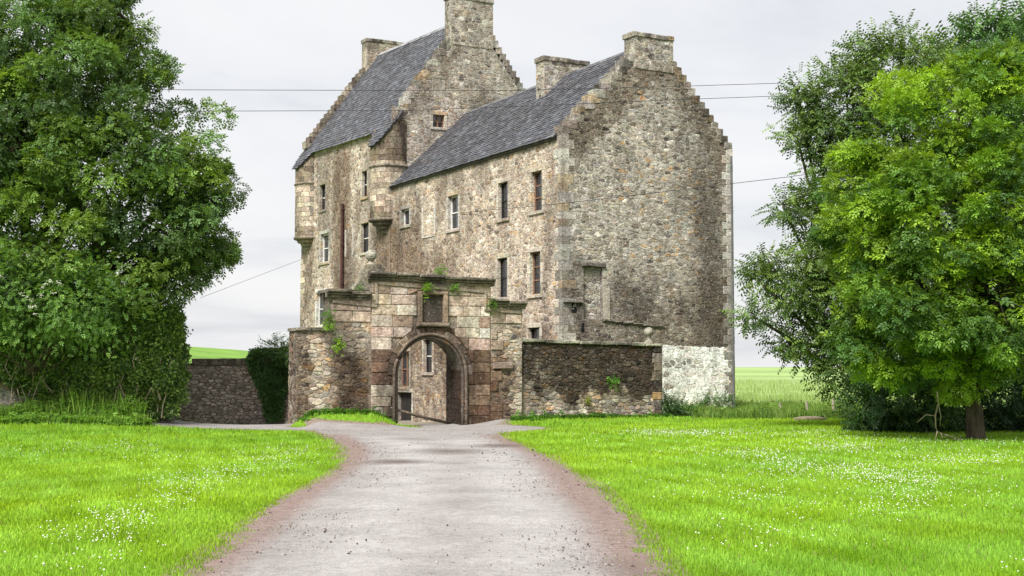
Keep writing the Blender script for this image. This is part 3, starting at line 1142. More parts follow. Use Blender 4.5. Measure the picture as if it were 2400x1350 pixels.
rubble(WF, (4.37, W_W, -0.3, 2.5), 0.30, 0.17, lambda u, v: P_WASH() * (0.55 if (u > 7.5 or (1.75 < v < 2.0 and u < 5.9)) else 1), M_WASH, lw, 90, dirt=lambda u, v: 0.12 + 0.5 * bump2(u, 7.45, 8, 0.1) + 0.35 * bump2(v, -1, 0.5, 0.3) + 0.35 * bump2(v, 1.7, 2.1, 0.1) * bump2(u, 4, 6.0, 0.3), mortar=(0.66, 0.65, 0.6), h=(0.001, 0.005))
# blocked niche lintel, broken ledges and the raggle of a vanished roof
MB().add(*rbox(GAB, 0.80, 1.82, 5.36, 5.50, -0.1, 0.09, 0.02, 0.02), (0.16, 0.14, 0.12)).build('lintel', M_DARKST, gable_wall)
MB().add(*rbox(GAB, 1.74, 2.02, 3.45, 4.62, -0.1, 0.05, 0.02, 0.02), (0.33, 0.29, 0.23)).build('jamb_stone', M_GABLE, gable_wall)
MB().add(*rbox(GAB, 0.02, 0.84, 4.04, 4.12, -0.1, 0.12, 0.02, 0.015), (0.13, 0.12, 0.10)).build('ledge_stone', M_DARKST, gable_wall)
u = 1.72
while u < 4.3:
    l = rng.uniform(0.35, 0.6)
    zz = 3.44 - 0.085 * (u - 1.72)
    MB().add(*rbox(GAB, u, u + l, zz - 0.045, zz + 0.03, -0.05, 0.075, 0.015, 0.02), (0.20, 0.18, 0.15)).build('ledge_stone', M_DARKST, gable_wall)
    u += l + 0.01
# two small near-black blocks on the gable face
for (a, b, c, d) in ((0.36, 0.58, 3.66, 4.03), (0.80, 0.90, 3.0, 3.3)):
    MB().add(*rbox(GAB, a, b, c, d, 0.0, 0.03, 0.02, 0.03), (0.02, 0.018, 0.016)).build('dark_block', M_DARK, gable_wall)

# --- crow steps
def crow(fr, u0, z0, u1, z1, n, depth, colr, right):
    du, dz = (u1 - u0) / n, (z1 - z0) / n
    for k in range(n):
        a, b = u0 + k * du, u0 + (k + 1) * du
        lo, hi = min(a, b), max(a, b)
        ext = abs(du) * 0.8
        lo, hi = (lo - ext, hi) if right else (lo, hi + ext)
        zt = z0 + (k + 0.95) * dz + rng.uniform(-0.02, 0.02)
        MB().add(*rbox(fr, lo + rng.uniform(-.015, .015), hi + rng.uniform(-.015, .015), zt - abs(dz) * 1.35, zt, -depth, 0.022, 0.03, 0.022),
                 dirt_shade(colr() * rng.uniform(0.6, 0.95), rng.uniform(0.2, 0.7))).build('crow_step', M_DARKST if k % 3 else M_GABLE, house)


crow(GAB, W_W + 0.02, 10.25, 4.93, 13.42, 13, 0.55, P_QUOIN, True)
crow(GAB, 0.0, 10.22, 3.17, 13.45, 13, 0.55, P_QUOIN, False)
crow(TGB, W_T, 13.55, 5.30, 17.95, 16, 0.6, P_QUOIN, True)
crow(TGB, 0.62, 14.15, 3.05, 17.5, 12, 0.6, P_QUOIN, False)
FGB = Fr(H(0, S_E, 0), HD, HF)
crow(FGB, -0.05, 13.75, 3.45, 18.45, 17, 0.6, P_TUR, False)


# --- chimneys
def chimney(fr, u0, u1, z0, z1, n0, n1, palette, mat):
    mb = MB()
    mb.add(*box(fr, u0, u1, z0, z1, n0, n1), dirt_shade(MORTARG, 0.35))
    ch = mb.build('chimney', mat, house)
    ff = Fr(fr.P(0, 0, n1), fr.U, fr.N)
    rubble(ff, (u0, u1, z0, z1 - 0.16), 0.26, 0.15, palette, mat, ch, 0, mortar=MORTARG, dirt=lambda u, v: 0.35)
    fs = Fr(fr.P(u0, 0, n0), fr.N, -fr.U)
    rubble(fs, (0, n1 - n0, z0, z1 - 0.16), 0.26, 0.16, palette, mat, ch, 0, mortar=MORTARG, dirt=lambda u, v: 0.35)
    u = u0 - 0.05
    while u < u1:
        l = min(rng.uniform(0.45, 0.75), u1 + 0.05 - u)
        MB().add(*rbox(fr, u, u + l - 0.01, z1 - 0.17 + rng.uniform(-.01, .01), z1 + 0.02 + rng.uniform(-.02, .02), n0 - 0.05, n1 + 0.05, 0.02, 0.01),
                 dirt_shade(P_QUOIN() * 0.8, 0.45)).build('cap_stone', M_DARKST, ch)
        u += l
    return ch


chimney(GAB, 3.15, 4.95, 12.9, 14.28, -0.62, 0.03, P_GABLE, M_GABLE)
chimney(TGB, 3.05, 5.35, 17.2, 19.62, -0.62, 0.03, P_GABLE, M_GABLE)
chimney(Fr(H(0, 6.1, 0), HD, -HF), 2.85, 5.05, 12.55, 14.62, -0.68, 0.0, P_GABLE, M_GABLE)
chimney(Fr(H(0, 26.6, 0), HD, -HF), 3.42, 5.65, 17.4, 20.1, -0.7, 0.0, P_TUR, M_TURRET)

# --- wing front wall
mb = MB()
hol = [w[:4] for w in FRONT_W] + [DOOR]
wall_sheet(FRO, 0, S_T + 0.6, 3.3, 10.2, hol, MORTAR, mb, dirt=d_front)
wall_sheet(FRO, 0, S_T + 0.6, -1.4, 3.3, hol, (0.27, 0.225, 0.18), mb, dirt=d_front)   # browner lower court wall, its shade painted into the colour
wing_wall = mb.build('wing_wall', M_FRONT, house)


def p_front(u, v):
    c = P_FRONT(u, v) if v > 3.3 else P_GATE(u, v) * 0.92  # brown court stones low down, toned darker to paint in shade
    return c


sh = [grow(w, 0.17, 0.16) for w in FRONT_W] + [grow(DOOR, 0.12, 0.14), grow(BLOCKED, 0.1)]
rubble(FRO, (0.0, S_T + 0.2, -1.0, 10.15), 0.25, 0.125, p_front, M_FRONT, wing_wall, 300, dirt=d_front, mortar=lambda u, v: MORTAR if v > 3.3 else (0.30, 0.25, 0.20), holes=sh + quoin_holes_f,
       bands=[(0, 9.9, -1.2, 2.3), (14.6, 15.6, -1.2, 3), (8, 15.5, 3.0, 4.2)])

# --- tower front wall
mb = MB()
wall_sheet(TFR, S_T, S_E, -1.4, 12.75, [w[:4] for w in TOWER_W], MORTAR, mb, dirt=d_front)
mb.add(TFR.A([(S_T, 12.75, 0), (S_E, 12.75, 0), (S_E, eave_t(S_E) - 0.14, 0), (S_T, eave_t(S_T) - 0.14, 0)]), [(0, 1, 2, 3)], MORTAR)
# far gable of the tower, rear and back of both ranges
mb.add(np.array([H(0, S_E, -1.4), H(W_T, S_E, -1.4), H(W_T, S_E, eave_t(S_E)), H(4.2, S_E, 19.2), H(0, S_E, eave_t(S_E))]), [(0, 1, 2, 3, 4)], MORTAR)
mb.add(np.array([H(W_T, S_T, -1.4), H(W_T, S_E, -1.4), H(W_T, S_E, eave_t(S_E)), H(W_T, S_T, eave_t(S_T))]), [(0, 1, 2, 3)], MORTAR)
tower_wall = mb.build('tower_wall', M_FRONT, house)
rubble(TFR, (S_T + 0.3, S_E, 2.0, 13.0), 0.27, 0.135, lambda u, v: P_FRONT() * np.array([0.92, 0.93, 0.95]), M_FRONT, tower_wall, 200, dirt=d_front, mortar=MORTAR,
       holes=[grow(w, 0.16, 0.16) for w in TOWER_W], bands=[(15.3, 17, 8, 14)], planes=[(15.3, eave_t(15.3) - 0.16, -0.037, 1.0)])
# far corner quoins of the tower
z = 2.0
k = 0
while z < 7.6:
    hq = rng.uniform(0.28, 0.4)
    lr = 0.6 if k % 2 else 0.34
    MB().add(*rbox(TFR, S_E - lr, S_E + 0.03, z, z + hq - 0.012, -0.3, 0.03), P_TUR()).build('quoin', M_TURRET, tower_wall)
    z += hq
    k += 1

# --- tower gable above the wing roof
mb = MB()
TGW = (2.14, 2.74, 13.10, 13.70)
d_tg = lambda u, v: 0.22 + 0.3 * bump2(v - 13.3 - u * 1.3, -1.5, 1)
wall_sheet(TGB, 0, W_T, 9.8, 13.9, [TGW], MORTARG, mb, dirt=d_tg)
for i in range(20):
    tp = lambda u: 13.3 + 1.30 * min(u, W_T - u)
    a, b = 0.47 + (W_T - 0.94) * i / 20, 0.47 + (W_T - 0.94) * (i + 1) / 20
    patch(TGB, a, b, 13.9, tp(a) + 0.001, 13.9, tp(b) + 0.001, MORTARG, mb, d_tg)
mb.add(np.array([H(W_T, S_T, -1.4), H(W_W - 0.2, S_T, -1.4), H(W_W - 0.2, S_T, 10), H(W_T, S_T, 10)]), [(0, 1, 2, 3)], MORTARG)
tg_wall = mb.build('tower_gable_wall', M_GABLE, house)
tl = [(0.0, 13.3, -0.79, 0.61), (W_T, 13.3, 0.79, 0.61)]
rubble(TGB, (0.0, W_T, 10.0, 18.6), 0.26, 0.13, lambda u, v: P_FRONT() * np.array([0.88, 0.90, 0.92]) if u < 5 else P_GABLE(), M_GABLE, tg_wall, 150, dirt=d_tg, mortar=MORTARG,
       holes=[grow(TGW, 0.15), (2.16, 2.76, 14.62, 15.44)], planes=tl, bands=[(4.5, 9, 9, 16)])
BK = Fr(TGB.P(0, 0, -0.02), HD, -HF)
rubble(BK, (2.17, 2.75, 14.64, 15.42), 0.24, 0.14, lambda u, v: P_GABLE() * 1.1, M_GABLE, tg_wall, 0)
for r in ((2.08, 2.165, 14.6, 15.44), (2.755, 2.84, 14.6, 15.44), (2.08, 2.84, 15.44, 15.56)):
    MB().add(*rbox(TGB, *r, -0.1, 0.015), dirt_shade(P_GABLE() * 0.9, 0.35)).build('margin_stone', M_GABLE, tg_wall)


# --- windows and the door
def window(fr, r, look, parent, wmat):
    u0, u1, v0, v1 = r
    fm = {'b': M_BROWNP, 'w': M_WHITE, 'd': M_WOODDK}[look[0]]
    bars = {'brown3': (2, 0), 'dark2': (1, 0), 'white2': (1, 0), 'white1': (0, 0), 'dark1': (0, 0), 'brownm': (1, 1), 'brown4': (1, 1)}[look]
    t = 0.055 if fm is M_WHITE else 0.05
    a, b = -0.20, -0.13
    mb = MB()
    for q in ((u0, u0 + t, v0, v1), (u1 - t, u1, v0, v1), (u0 + t, u1 - t, v0, v0 + t), (u0 + t, u1 - t, v1 - t, v1)):
        mb.add(*box(fr, *q, a, b), (0.3, 0.3, 0.3))
    win = mb.build('window', fm, parent)
    nb, nm = bars
    vs_ = np.linspace(v0 + t, v1 - t, nb + 2)
    us_ = np.linspace(u0 + t, u1 - t, nm + 2)
    bt = 0.022
    for v in vs_[1:-1]:
        MB().add(*box(fr, u0 + t, u1 - t, v - bt, v + bt, a + 0.01, b - 0.008)).build('glazing_bar', M_WHITE if look == 'dark2' and rng.random() < 0.6 else fm, win)
    for u in us_[1:-1]:
        MB().add(*box(fr, u - 0.04, u + 0.04, v0 + t, v1 - t, a + 0.006, b - 0.004)).build('mullion', fm, win)
    for i in range(nm + 1):
        for j in range(nb + 1):
            tl_ = rng.uniform(-0.012, 0.012)
            MB().add(fr.A([(us_[i], vs_[j], -0.172 + tl_), (us_[i + 1], vs_[j], -0.172 - tl_), (us_[i + 1], vs_[j + 1], -0.172 - tl_), (us_[i], vs_[j + 1], -0.172 + tl_),
                           (us_[i], vs_[j], -0.18 + tl_), (us_[i + 1], vs_[j], -0.18 - tl_), (us_[i + 1], vs_[j + 1], -0.18 - tl_), (us_[i], vs_[j + 1], -0.18 + tl_)]),
                     BOXF).build('pane', M_GLASS, win)
    court_shade = 0.55 if v1 < 3.0 and parent is house and fr is FRO else 0.15  # surrounds of the low court windows get shade painted into their colour
    pj = lambda: P_QUOIN() * (0.6 if court_shade > 0.5 else 0.9) * np.array([1.0, 0.95, 0.86]) if look[0] != 'w' else P_QUOIN() * np.array([1.0, 1.02, 1.05])
    MB().add(*rbox(fr, u0 - 0.16, u1 + 0.16, v1, v1 + 0.17, -0.30, 0.035, 0.012), pj()).build('lintel', wmat, win)
    MB().add(*rbox(fr, u0 - 0.14, u1 + 0.14, v0 - 0.13, v0, -0.30, 0.07, 0.015), pj() * 0.9).build('sill', wmat, win)
    n = max(2, int(round((v1 - v0) / 0.42)))
    for k in range(n):
        z0, z1 = v0 + (v1 - v0) * k / n, v0 + (v1 - v0) * (k + 1) / n
        wl = 0.17 if k % 2 else 0.15
        MB().add(*rbox(fr, u0 - wl, u0, z0, z1 - 0.008, -0.30, 0.03, 0.012, 0.002), pj()).build('jamb_stone', wmat, win)
        MB().add(*rbox(fr, u1, u1 + 0.32 - wl, z0, z1 - 0.008, -0.30, 0.03, 0.012, 0.002), pj()).build('jamb_stone', wmat, win)
    return win


for w in FRONT_W:
    window(FRO, w[:4], w[4], house, M_FRONT)
for w in TOWER_W:
    window(TFR, w[:4], w[4], house, M_FRONT)
window(TGB, TGW, 'brown4', house, M_GABLE)
# blocked-up window with pale painted margin
for r in ((BLOCKED[0] - 0.08, BLOCKED[0] + 0.04, BLOCKED[2], BLOCKED[3] - 0.2), (BLOCKED[1] - 0.04, BLOCKED[1] + 0.08, BLOCKED[2] - 0.05, BLOCKED[3]),
          (BLOCKED[0] - 0.05, BLOCKED[1] + 0.02, BLOCKED[2] - 0.09, BLOCKED[2])):
    MB().add(*rbox(FRO, *r, -0.05, 0.03, 0.01, 0.02), (0.56, 0.54, 0.49)).build('margin_stone', M_FRONT, wing_wall)
rubble(FRO, (BLOCKED[0] + 0.05, BLOCKED[1] - 0.05, BLOCKED[2], BLOCKED[3]), 0.26, 0.15, lambda u, v: P_FRONT() * 1.1, M_FRONT, wing_wall, 0, mortar=MORTAR)
for s in (19.75, 20.72):
    MB().add(*rbox(TFR, s, s + 0.16, 7.25, 8.6, -0.05, 0.05, 0.01), (0.50, 0.48, 0.43)).build('margin_stone', M_FRONT, tower_wall)

mb = MB()
mb.add(*box(FRO, DOOR[0], DOOR[1], -1.3, DOOR[3], -0.26, -0.22))
door = mb.build('door', M_WOODDK, house)
u = DOOR[0] + 0.01
while u < DOOR[1] - 0.05:
    MB().add(*rbox(FRO, u, min(u + 0.2, DOOR[1] - 0.005), -1.28, DOOR[3] - 0.03, -0.24, -0.19, 0.006, 0.002)).build('plank', M_WOODDK, door)
    u += 0.21
MB().add(*box(FRO, 12.98, 13.3, -0.12, 0.08, -0.19, -0.175)).build('notice', M_WHITE, door)
MB().add(*rbox(FRO, DOOR[0] - 0.12, DOOR[1] + 0.12, DOOR[3], DOOR[3] + 0.16, -0.3, 0.05), P_QUOIN() * 0.9).build('lintel', M_FRONT, door)
for k in range(4):
    MB().add(*rbox(FRO, DOOR[0] - 0.12, DOOR[0], -1.3 + k * 0.475, -1.3 + k * 0.475 + 0.465, -0.3, 0.03, 0.01, 0.002), P_QUOIN() * 0.8).build('jamb_stone', M_FRONT, door)
    MB().add(*rbox(FRO, DOOR[1], DOOR[1] + 0.12, -1.3 + k * 0.475, -1.3 + k * 0.475 + 0.465, -0.3, 0.03, 0.01, 0.002), P_QUOIN() * 0.8).build('jamb_stone', M_FRONT, door)

# --- pipes
pp = MB()
pp.add(*tube([H(-0.14, 21.02, -1.2), H(-0.14, 21.04, 4), H(-0.14, 21.06, 9.95)], 0.085, 8))
pipe = pp.build('drainpipe', M_PIPE, house)
pipe['label'] = 'dark red rusty cast-iron pipe on the tower front'
for zz in (4.0, 5.9, 7.8, 9.6):
    MB().add(*tube([H(-0.14, 21.04, zz), H(-0.14, 21.04, zz + 0.1)], 0.108, 8)).build('pipe_collar', M_PIPE, pipe)
pp = MB()
pp.add(*tube([H(W_W - 0.12, -0.10, 0.0), H(W_W - 0.12, -0.10, 9.9)], 0.04, 6))
pp.build('drainpipe', M_LEADP, house)


# --- round corner turrets
def turret(wc, sc, r, zb, zs, zt, outside):
    c = H(wc, sc, 0)
    mb = MB()
    seg = 40
    V, F = [], []
    lv = [zb, zs, zs + 0.5, zt]
    for z in lv:
        for k in range(seg):
            a = 2 * math.pi * k / seg
            w, s = wc + (r - 0.012) * math.cos(a), sc + (r - 0.012) * math.sin(a)
            zz = min(z, eave_t(s) + slope_t(s) * w - 0.10)
            V.append(H(w, s, zz))
    for i in range(len(lv) - 1):
        for k in range(seg):
            l = (k + 1) % seg
            F.append((i * seg + k, i * seg + l, (i + 1) * seg + l, (i + 1) * seg + k))
    mb.add(V, F, (0.17, 0.15, 0.12))
    t = mb.build('turret', M_TURRET, house)
    z = zb
    while z < zt:
        hb = rng.uniform(0.24, 0.31)
        a = rng.uniform(0, 0.4)
        a_end = a + 2 * math.pi
        while a < a_end - 0.1:
            da = min(rng.uniform(0.34, 0.6) / r, a_end - a)
            am = a + da / 2
            w, s = wc + r * math.cos(am), sc + r * math.sin(am)
            if outside(w, s, z) and z + hb < eave_t(s) + slope_t(s) * w - 0.04:
                vv = []
                ro = r + rng.uniform(-0.004, 0.008)
                g = 0.009 / r
                for rad in (r - 0.08, ro):
                    for zz in (z + 0.006, z + hb - 0.009):
                        for q in (a + g, am, a + da - g):
                            vv.append(H(wc + rad * math.cos(q), sc + rad * math.sin(q), zz))
                ff = [(6, 7, 10, 9), (7, 8, 11, 10), (0, 6, 9, 3), (8, 2, 5, 11), (9, 10, 4, 3), (10, 11, 5, 4), (0, 1, 7, 6), (1, 2, 8, 7)]
                MB().add(vv, ff, dirt_shade(P_TUR() * rng.uniform(0.75, 1.2), 0.3 + 0.3 * float(z > zs) + 0.25 * float(z < zb + 0.5))).build('block', M_TURRET, t)
            a += da
        z += hb
    prof = [(r - 0.02, -0.07), (r + 0.06, -0.02), (r + 0.07, 0.05), (r - 0.02, 0.10)]
    MB().add(*lathe(c + np.array([0, 0, zs]), prof, 40), (0.20, 0.17, 0.13)).build('string_course', M_DARKST, t, True)
    zc = zb
    for rr, hh in ((r + 0.07, 0.17), (r * 0.86, 0.17), (r * 0.66, 0.17), (r * 0.44, 0.20)):
        MB().add(*lathe(c + np.array([0, 0, zc - hh]), [(rr * 0.80, 0), (rr - 0.05, 0.03), (rr, hh * 0.45), (rr, hh * 0.9), (rr - 0.04, hh)], 36),
                 (0.20, 0.17, 0.135)).build('corbel_course', M_TURRET, t, True)
        zc -= hh
    return t


turret(0.20, 15.97, 0.90, 8.65, 11.08, 13.2, lambda w, s, z: w < 0.02 or (s < S_T + 0.02 and z > 10.0))
turret(0.25, 26.35, 0.95, 8.72, 11.55, 13.3, lambda w, s, z: w < 0.02 or s > S_E - 0.02)


# --- slate roofs
def slates(Pf, s0, s1, tmax, row, keep, singles, roofpart):
    items = []
    t = 0.0
    odd = 0
    while t < tmax:
        s = s0 - rng.uniform(0, 0.2)
        while s < s1:
            wd = rng.uniform(0.20, 0.34)
            if keep(s + wd / 2, t):
                items.append((s, wd, t))
            s += wd
        t += row
        odd += 1
    geo = []
    for s, wd, t in items:
        g = 0.006
        lift = rng.uniform(0.022, 0.042)
        d0 = rng.uniform(-0.012, 0.012) if rng.random() > 0.04 else rng.uniform(-0.06, 0.02)
        sl = rng.uniform(-0.008, 0.008)
        a, b, c, d = Pf(s + g, t + d0 + sl, lift), Pf(s + wd - g, t + d0 - sl, lift), Pf(s + wd - g, min(t + row * 1.5, tmax), 0.002), Pf(s + g, min(t + row * 1.5, tmax), 0.002)
        e, f = Pf(s + g, t + d0 + sl, -0.002), Pf(s + wd - g, t + d0 - sl, -0.002)
        V = np.array([a, b, c, d, e, f])
        base = np.array([(0.078, 0.081, 0.096), (0.055, 0.057, 0.068), (0.112, 0.115, 0.130), (0.080, 0.072, 0.080)][rng.choice(4, p=[.4, .3, .2, .1])])
        m = V[:4].mean(0)
        geo.append((-np.dot(m - EYE, m - EYE), V, base * rng.uniform(0.75, 1.3)))
    geo.sort(key=lambda g: -g[0])
    F = [(0, 1, 2, 3), (4, 5, 1, 0), (4, 0, 3), (5, 2, 1)]
    rest = MB()
    for k, (_, V, c) in enumerate(geo):
        if k < singles:
            MB().add(V, F, c).build('slate', M_SLATE, roofpart)
        else:
            rest.add(V, F, c)
    if rest.n:
        o = rest.build('slates', M_SLATE, roofpart)
        o['kind'] = 'stuff'


ZE_W, ZR_W, WR_W = 10.06, 13.95, 3.9
LW = math.hypot(WR_W + 0.16, ZR_W - ZE_W)
nw = np.array([-(ZR_W - ZE_W), (WR_W + 0.16)]) / LW


def PW(s, t, lift=0.0):
    k = t / LW
    w, z = -0.16 + (WR_W + 0.16) * k, ZE_W + (ZR_W - ZE_W) * k
    sag = -0.05 * math.sin(math.pi * min(max(s / 15.2, 0), 1)) * math.sin(math.pi * k)
    return H(w + nw[0] * lift, s, z + nw[1] * lift + sag)


mb = MB()
mb.add([H(-0.14, 0.3, ZE_W - 0.03), H(-0.14, 15.28, ZE_W - 0.03), H(WR_W, 15.28, ZR_W - 0.06), H(WR_W, 0.3, ZR_W - 0.06)], [(0, 1, 2, 3)], (0.03, 0.03, 0.03))
mb.add([H(W_W + 0.1, 0.3, ZE_W), H(W_W + 0.1, 15.28, ZE_W), H(WR_W, 15.28, ZR_W - 0.02), H(WR_W, 0.3, ZR_W - 0.02)], [(0, 1, 2, 3)], (0.1, 0.1, 0.11))
mb.add([H(-0.14, 0.3, ZE_W - 0.03), H(-0.14, 15.28, ZE_W - 0.03), H(0.03, 15.28, ZE_W - 0.12), H(0.03, 0.3, ZE_W - 0.12)], [(0, 1, 2, 3)], (0.03, 0.03, 0.03))
wroof = mb.build('wing_roof', M_SLATE, house)
slates(PW, 0.45, 15.25, LW, 0.185, lambda s, t: s > 0.40, 300, wroof)
# ridge: lead-grey ridge stones
s = 1.0
while s < 15.2:
    l = 0.6
    MB().add([H(WR_W - 0.14, s, ZR_W - 0.10), H(WR_W, s, ZR_W + 0.04), H(WR_W + 0.14, s, ZR_W - 0.10), H(WR_W - 0.14, s + l, ZR_W - 0.10), H(WR_W, s + l, ZR_W + 0.04),
              H(WR_W + 0.14, s + l, ZR_W - 0.10)], [(0, 3, 4, 1), (1, 4, 5, 2), (0, 1, 2), (3, 5, 4)], np.array([0.15, 0.15, 0.155]) * rng.uniform(.8, 1.15)).build('ridge_stone', M_SLATE, wroof)
    s += l + 0.008


def PT(s, t, lift=0.0):
    """t measured up the slope from w = -1.0"""
    e, m = eave_t(s), slope_t(s)
    l = math.hypot(1, m)
    w = -1.0 + t / l
    z = e + m * w
    return H(w - m / l * lift, s, z + lift / l)


def we_t(s):
    w = -0.16
    for wc, sc, r in ((0.20, 15.97, 1.0), (0.25, 26.35, 1.05)):
        if abs(s - sc) < r:
            w = min(w, wc - math.sqrt(r * r - (s - sc) ** 2))
    return w


def keep_t(s, t):
    l = math.hypot(1, slope_t(s))
    w = -1.0 + t / l
    if w < we_t(s) - 0.06:
        return False
    if w > 0.45:
        return 15.80 < s < S_E - 0.45
    return 15.05 < s < 27.2


mb = MB()
ss = list(np.linspace(15.05, 27.25, 62))
V = [PT(s, (we_t(s) + 1.0) * math.hypot(1, slope_t(s)), -0.03) for s in ss] + [PT(s, 5.18 * math.hypot(1, slope_t(s)), -0.03) for s in ss]
# lower skirt follows the eaves and the turrets, upper field stops behind the gables
V2 = [PT(s, (min(0.45, 1) + 1.0) * math.hypot(1, slope_t(s)), -0.03) for s in ss]
n = len(ss)
F = [(i, i + 1, 2 * n + i + 1, 2 * n + i) for i in range(n - 1)] + [(2 * n + i, 2 * n + i + 1, n + i + 1, n + i) for i in range(n - 1) if 15.55 < ss[i] < 26.75]
mb.add(V + V2, F, (0.03, 0.03, 0.03))
mb.add([H(4.2, 15.5, 18.72), H(4.2, 27.2, 19.25), H(W_T + .1, 27.2, 13.4), H(W_T + .1, 15.5, 13.1)], [(0, 1, 2, 3)], (0.1, 0.1, 0.11))
troof = mb.build('tower_roof', M_SLATE, house)
slates(PT, 15.05, 27.2, 5.18 * math.hypot(1, 1.36), 0.19, keep_t, 0, troof)
s = 16.0
while s < 26.5:
    zr = 18.85 + 0.05 * (s - 18)
    MB().add([H(4.06, s, zr - 0.13), H(4.2, s, zr + 0.05), H(4.34, s, zr - 0.13), H(4.06, s + .6, zr - 0.1), H(4.2, s + .6, zr + 0.08), H(4.34, s + .6, zr - 0.1)],
             [(0, 3, 4, 1), (1, 4, 5, 2), (0, 1, 2), (3, 5, 4)], np.array([0.30, 0.30, 0.31]) * rng.uniform(.8, 1.15)).build('ridge_stone', M_SLATE, troof)
    s += 0.61

# ------------------------------------------------------------------ the gateway
gate = thing('gateway', 'weathered stone gateway with round arch, stepped cornice and empty carved panel before the house', 'gateway', tuple(G0))
gate['kind'] = 'thing'
AC, AR, ASP, AH = -1.0, 1.04, 1.46, 1.13
STEPS = [(-5.15, -4.12, 2.80), (-4.12, -2.90, 3.92), (-2.90, 0.99, 4.46), (0.99, 2.06, 3.76)]
TH = 0.95


def arch_z(u, grow_=0.0):
    x = (u - AC) / (AR + grow_)
    if abs(x) >= 1:
        return None
    return ASP + (AH + grow_) * math.sqrt(1 - x * x)


mb = MB()
us = sorted(set(list(np.arange(-5.15, -2.1, 0.3)) + list(np.arange(0.1, 2.0, 0.3)) + [a for a, b, c in STEPS] + [2.06] + list(AC + AR * np.cos(np.linspace(0, math.pi, 25)))))
for a, b in zip(us[:-1], us[1:]):
    m = (a + b) / 2
    zt = [c for (x, y, c) in STEPS if x <= m <= y][0]
    za = zb_ = -0.6
    if AC - AR < m < AC + AR:
        za = arch_z(a) or ASP
        zb_ = arch_z(b) or ASP
    for n in (0, -TH):
        patch(GATE, a, b, za, zt, zb_, zt, (0.30, 0.25, 0.195), mb, d_gate, n)
    mb.add(GATE.A([(a, zt, 0), (b, zt, 0), (b, zt, -TH), (a, zt, -TH)]), [(0, 1, 2, 3)], (0.2, 0.17, 0.13))
    if za > 0:
        mb.add(GATE.A([(a, za, 0), (b, zb_, 0), (b, zb_, -TH), (a, za, -TH)]), [(0, 1, 2, 3)], (0.12, 0.10, 0.085))
for u_, z0, z1 in ((AC - AR, -0.6, ASP), (AC + AR, -0.6, ASP), (-5.15, -0.6, 2.8), (-4.12, 2.8, 3.92), (-2.9, 3.92, 4.46), (0.99, 3.76, 4.46), (2.06, -0.6, 3.76)):
    mb.add(GATE.A([(u_, z0, 0), (u_, z1, 0), (u_, z1, -TH), (u_, z0, -TH)]), [(0, 1, 2, 3)], (0.17, 0.145, 0.12))
gwall = mb.build('gate_wall', M_GATER, gate)

PANEL = (-1.43, -0.46, 2.95, 4.02)


def p_gater(u, v):
    c = P_GATE(u, v)
    if u < -2.5 and v < 1.6 and u > -4.0:
        c = c * 0.75
    if u < -4.7:
        c = c * 0.8
    return c


ash_holes = [(-2.95, 1.0, -1, 5), (-4.12, -2.9, 3.02, 4.2), (0.9, 2.06, 3.05, 4.2), (-9, -4.12, 2.72, 5)]
jr = []          # ragged ashlar ends that tooth into the rubble on the right
zz = 0.0
while zz < 3.0:
    jr.append((1.0, 1.0 + rng.uniform(0.0, 0.55), zz, zz + 0.32))
    zz += 0.32
rubble(GATE, (-5.15, 2.06, -0.35, 3.1), 0.24, 0.125, p_gater, M_GATER, gwall, 300, dirt=d_gate, mortar=(0.34, 0.29, 0.22), holes=ash_holes + jr, joint=0.005, h=(0.004, 0.024))
SIDE = Fr(GATE.P(-5.15, 0, 0), -GN, -GD)
rubble(SIDE, (0, TH, -0.3, 2.75), 0.30, 0.17, lambda u, v: P_GATE() * 0.7, M_GATER, gwall, 40, dirt=lambda u, v: 0.5, mortar=(0.25, 0.21, 0.17), joint=0.005, h=(0.004, 0.024))
JAMB = Fr(GATE.P(AC + AR, 0, -0.04), -GN, -GD)
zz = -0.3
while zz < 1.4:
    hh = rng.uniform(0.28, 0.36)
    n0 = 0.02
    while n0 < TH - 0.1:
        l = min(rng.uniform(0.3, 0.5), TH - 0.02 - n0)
        MB().add(*rbox(JAMB, n0, n0 + l - 0.01, zz, zz + hh - 0.012, -0.05, 0.02, 0.012), dirt_shade(P_ASHRED() * 0.3, 0.7)).build('reveal_block', M_GATE, gwall)  # near-black tone paints the passage shade onto the jamb face
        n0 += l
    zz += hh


def block_poly(fr, poly, n0, n1, ch):
    """prism with chamfered front from a polygon outline"""
    cx = np.mean([p[0] for p in poly])
    cy = np.mean([p[1] for p in poly])
    m = len(poly)
    inn = []
    for x, y in poly:
        d = math.hypot(x - cx, y - cy)
        k = 1 - ch * 1.3 / max(d, 1e-3)
        inn.append((cx + (x - cx) * k, cy + (y - cy) * k))
    vs = [(x, y, n0) for x, y in poly] + [(x, y, n1 - ch * 0.7) for x, y in poly] + [(x, y, n1 + rng.uniform(-.003, .003)) for x, y in inn]
    fs = [tuple(range(2 * m, 3 * m))]
    for k in range(m):
        l = (k + 1) % m
        fs += [(k, l, m + l, m + k), (m + k, m + l, 2 * m + l, 2 * m + k)]
    return fr.A(vs), fs


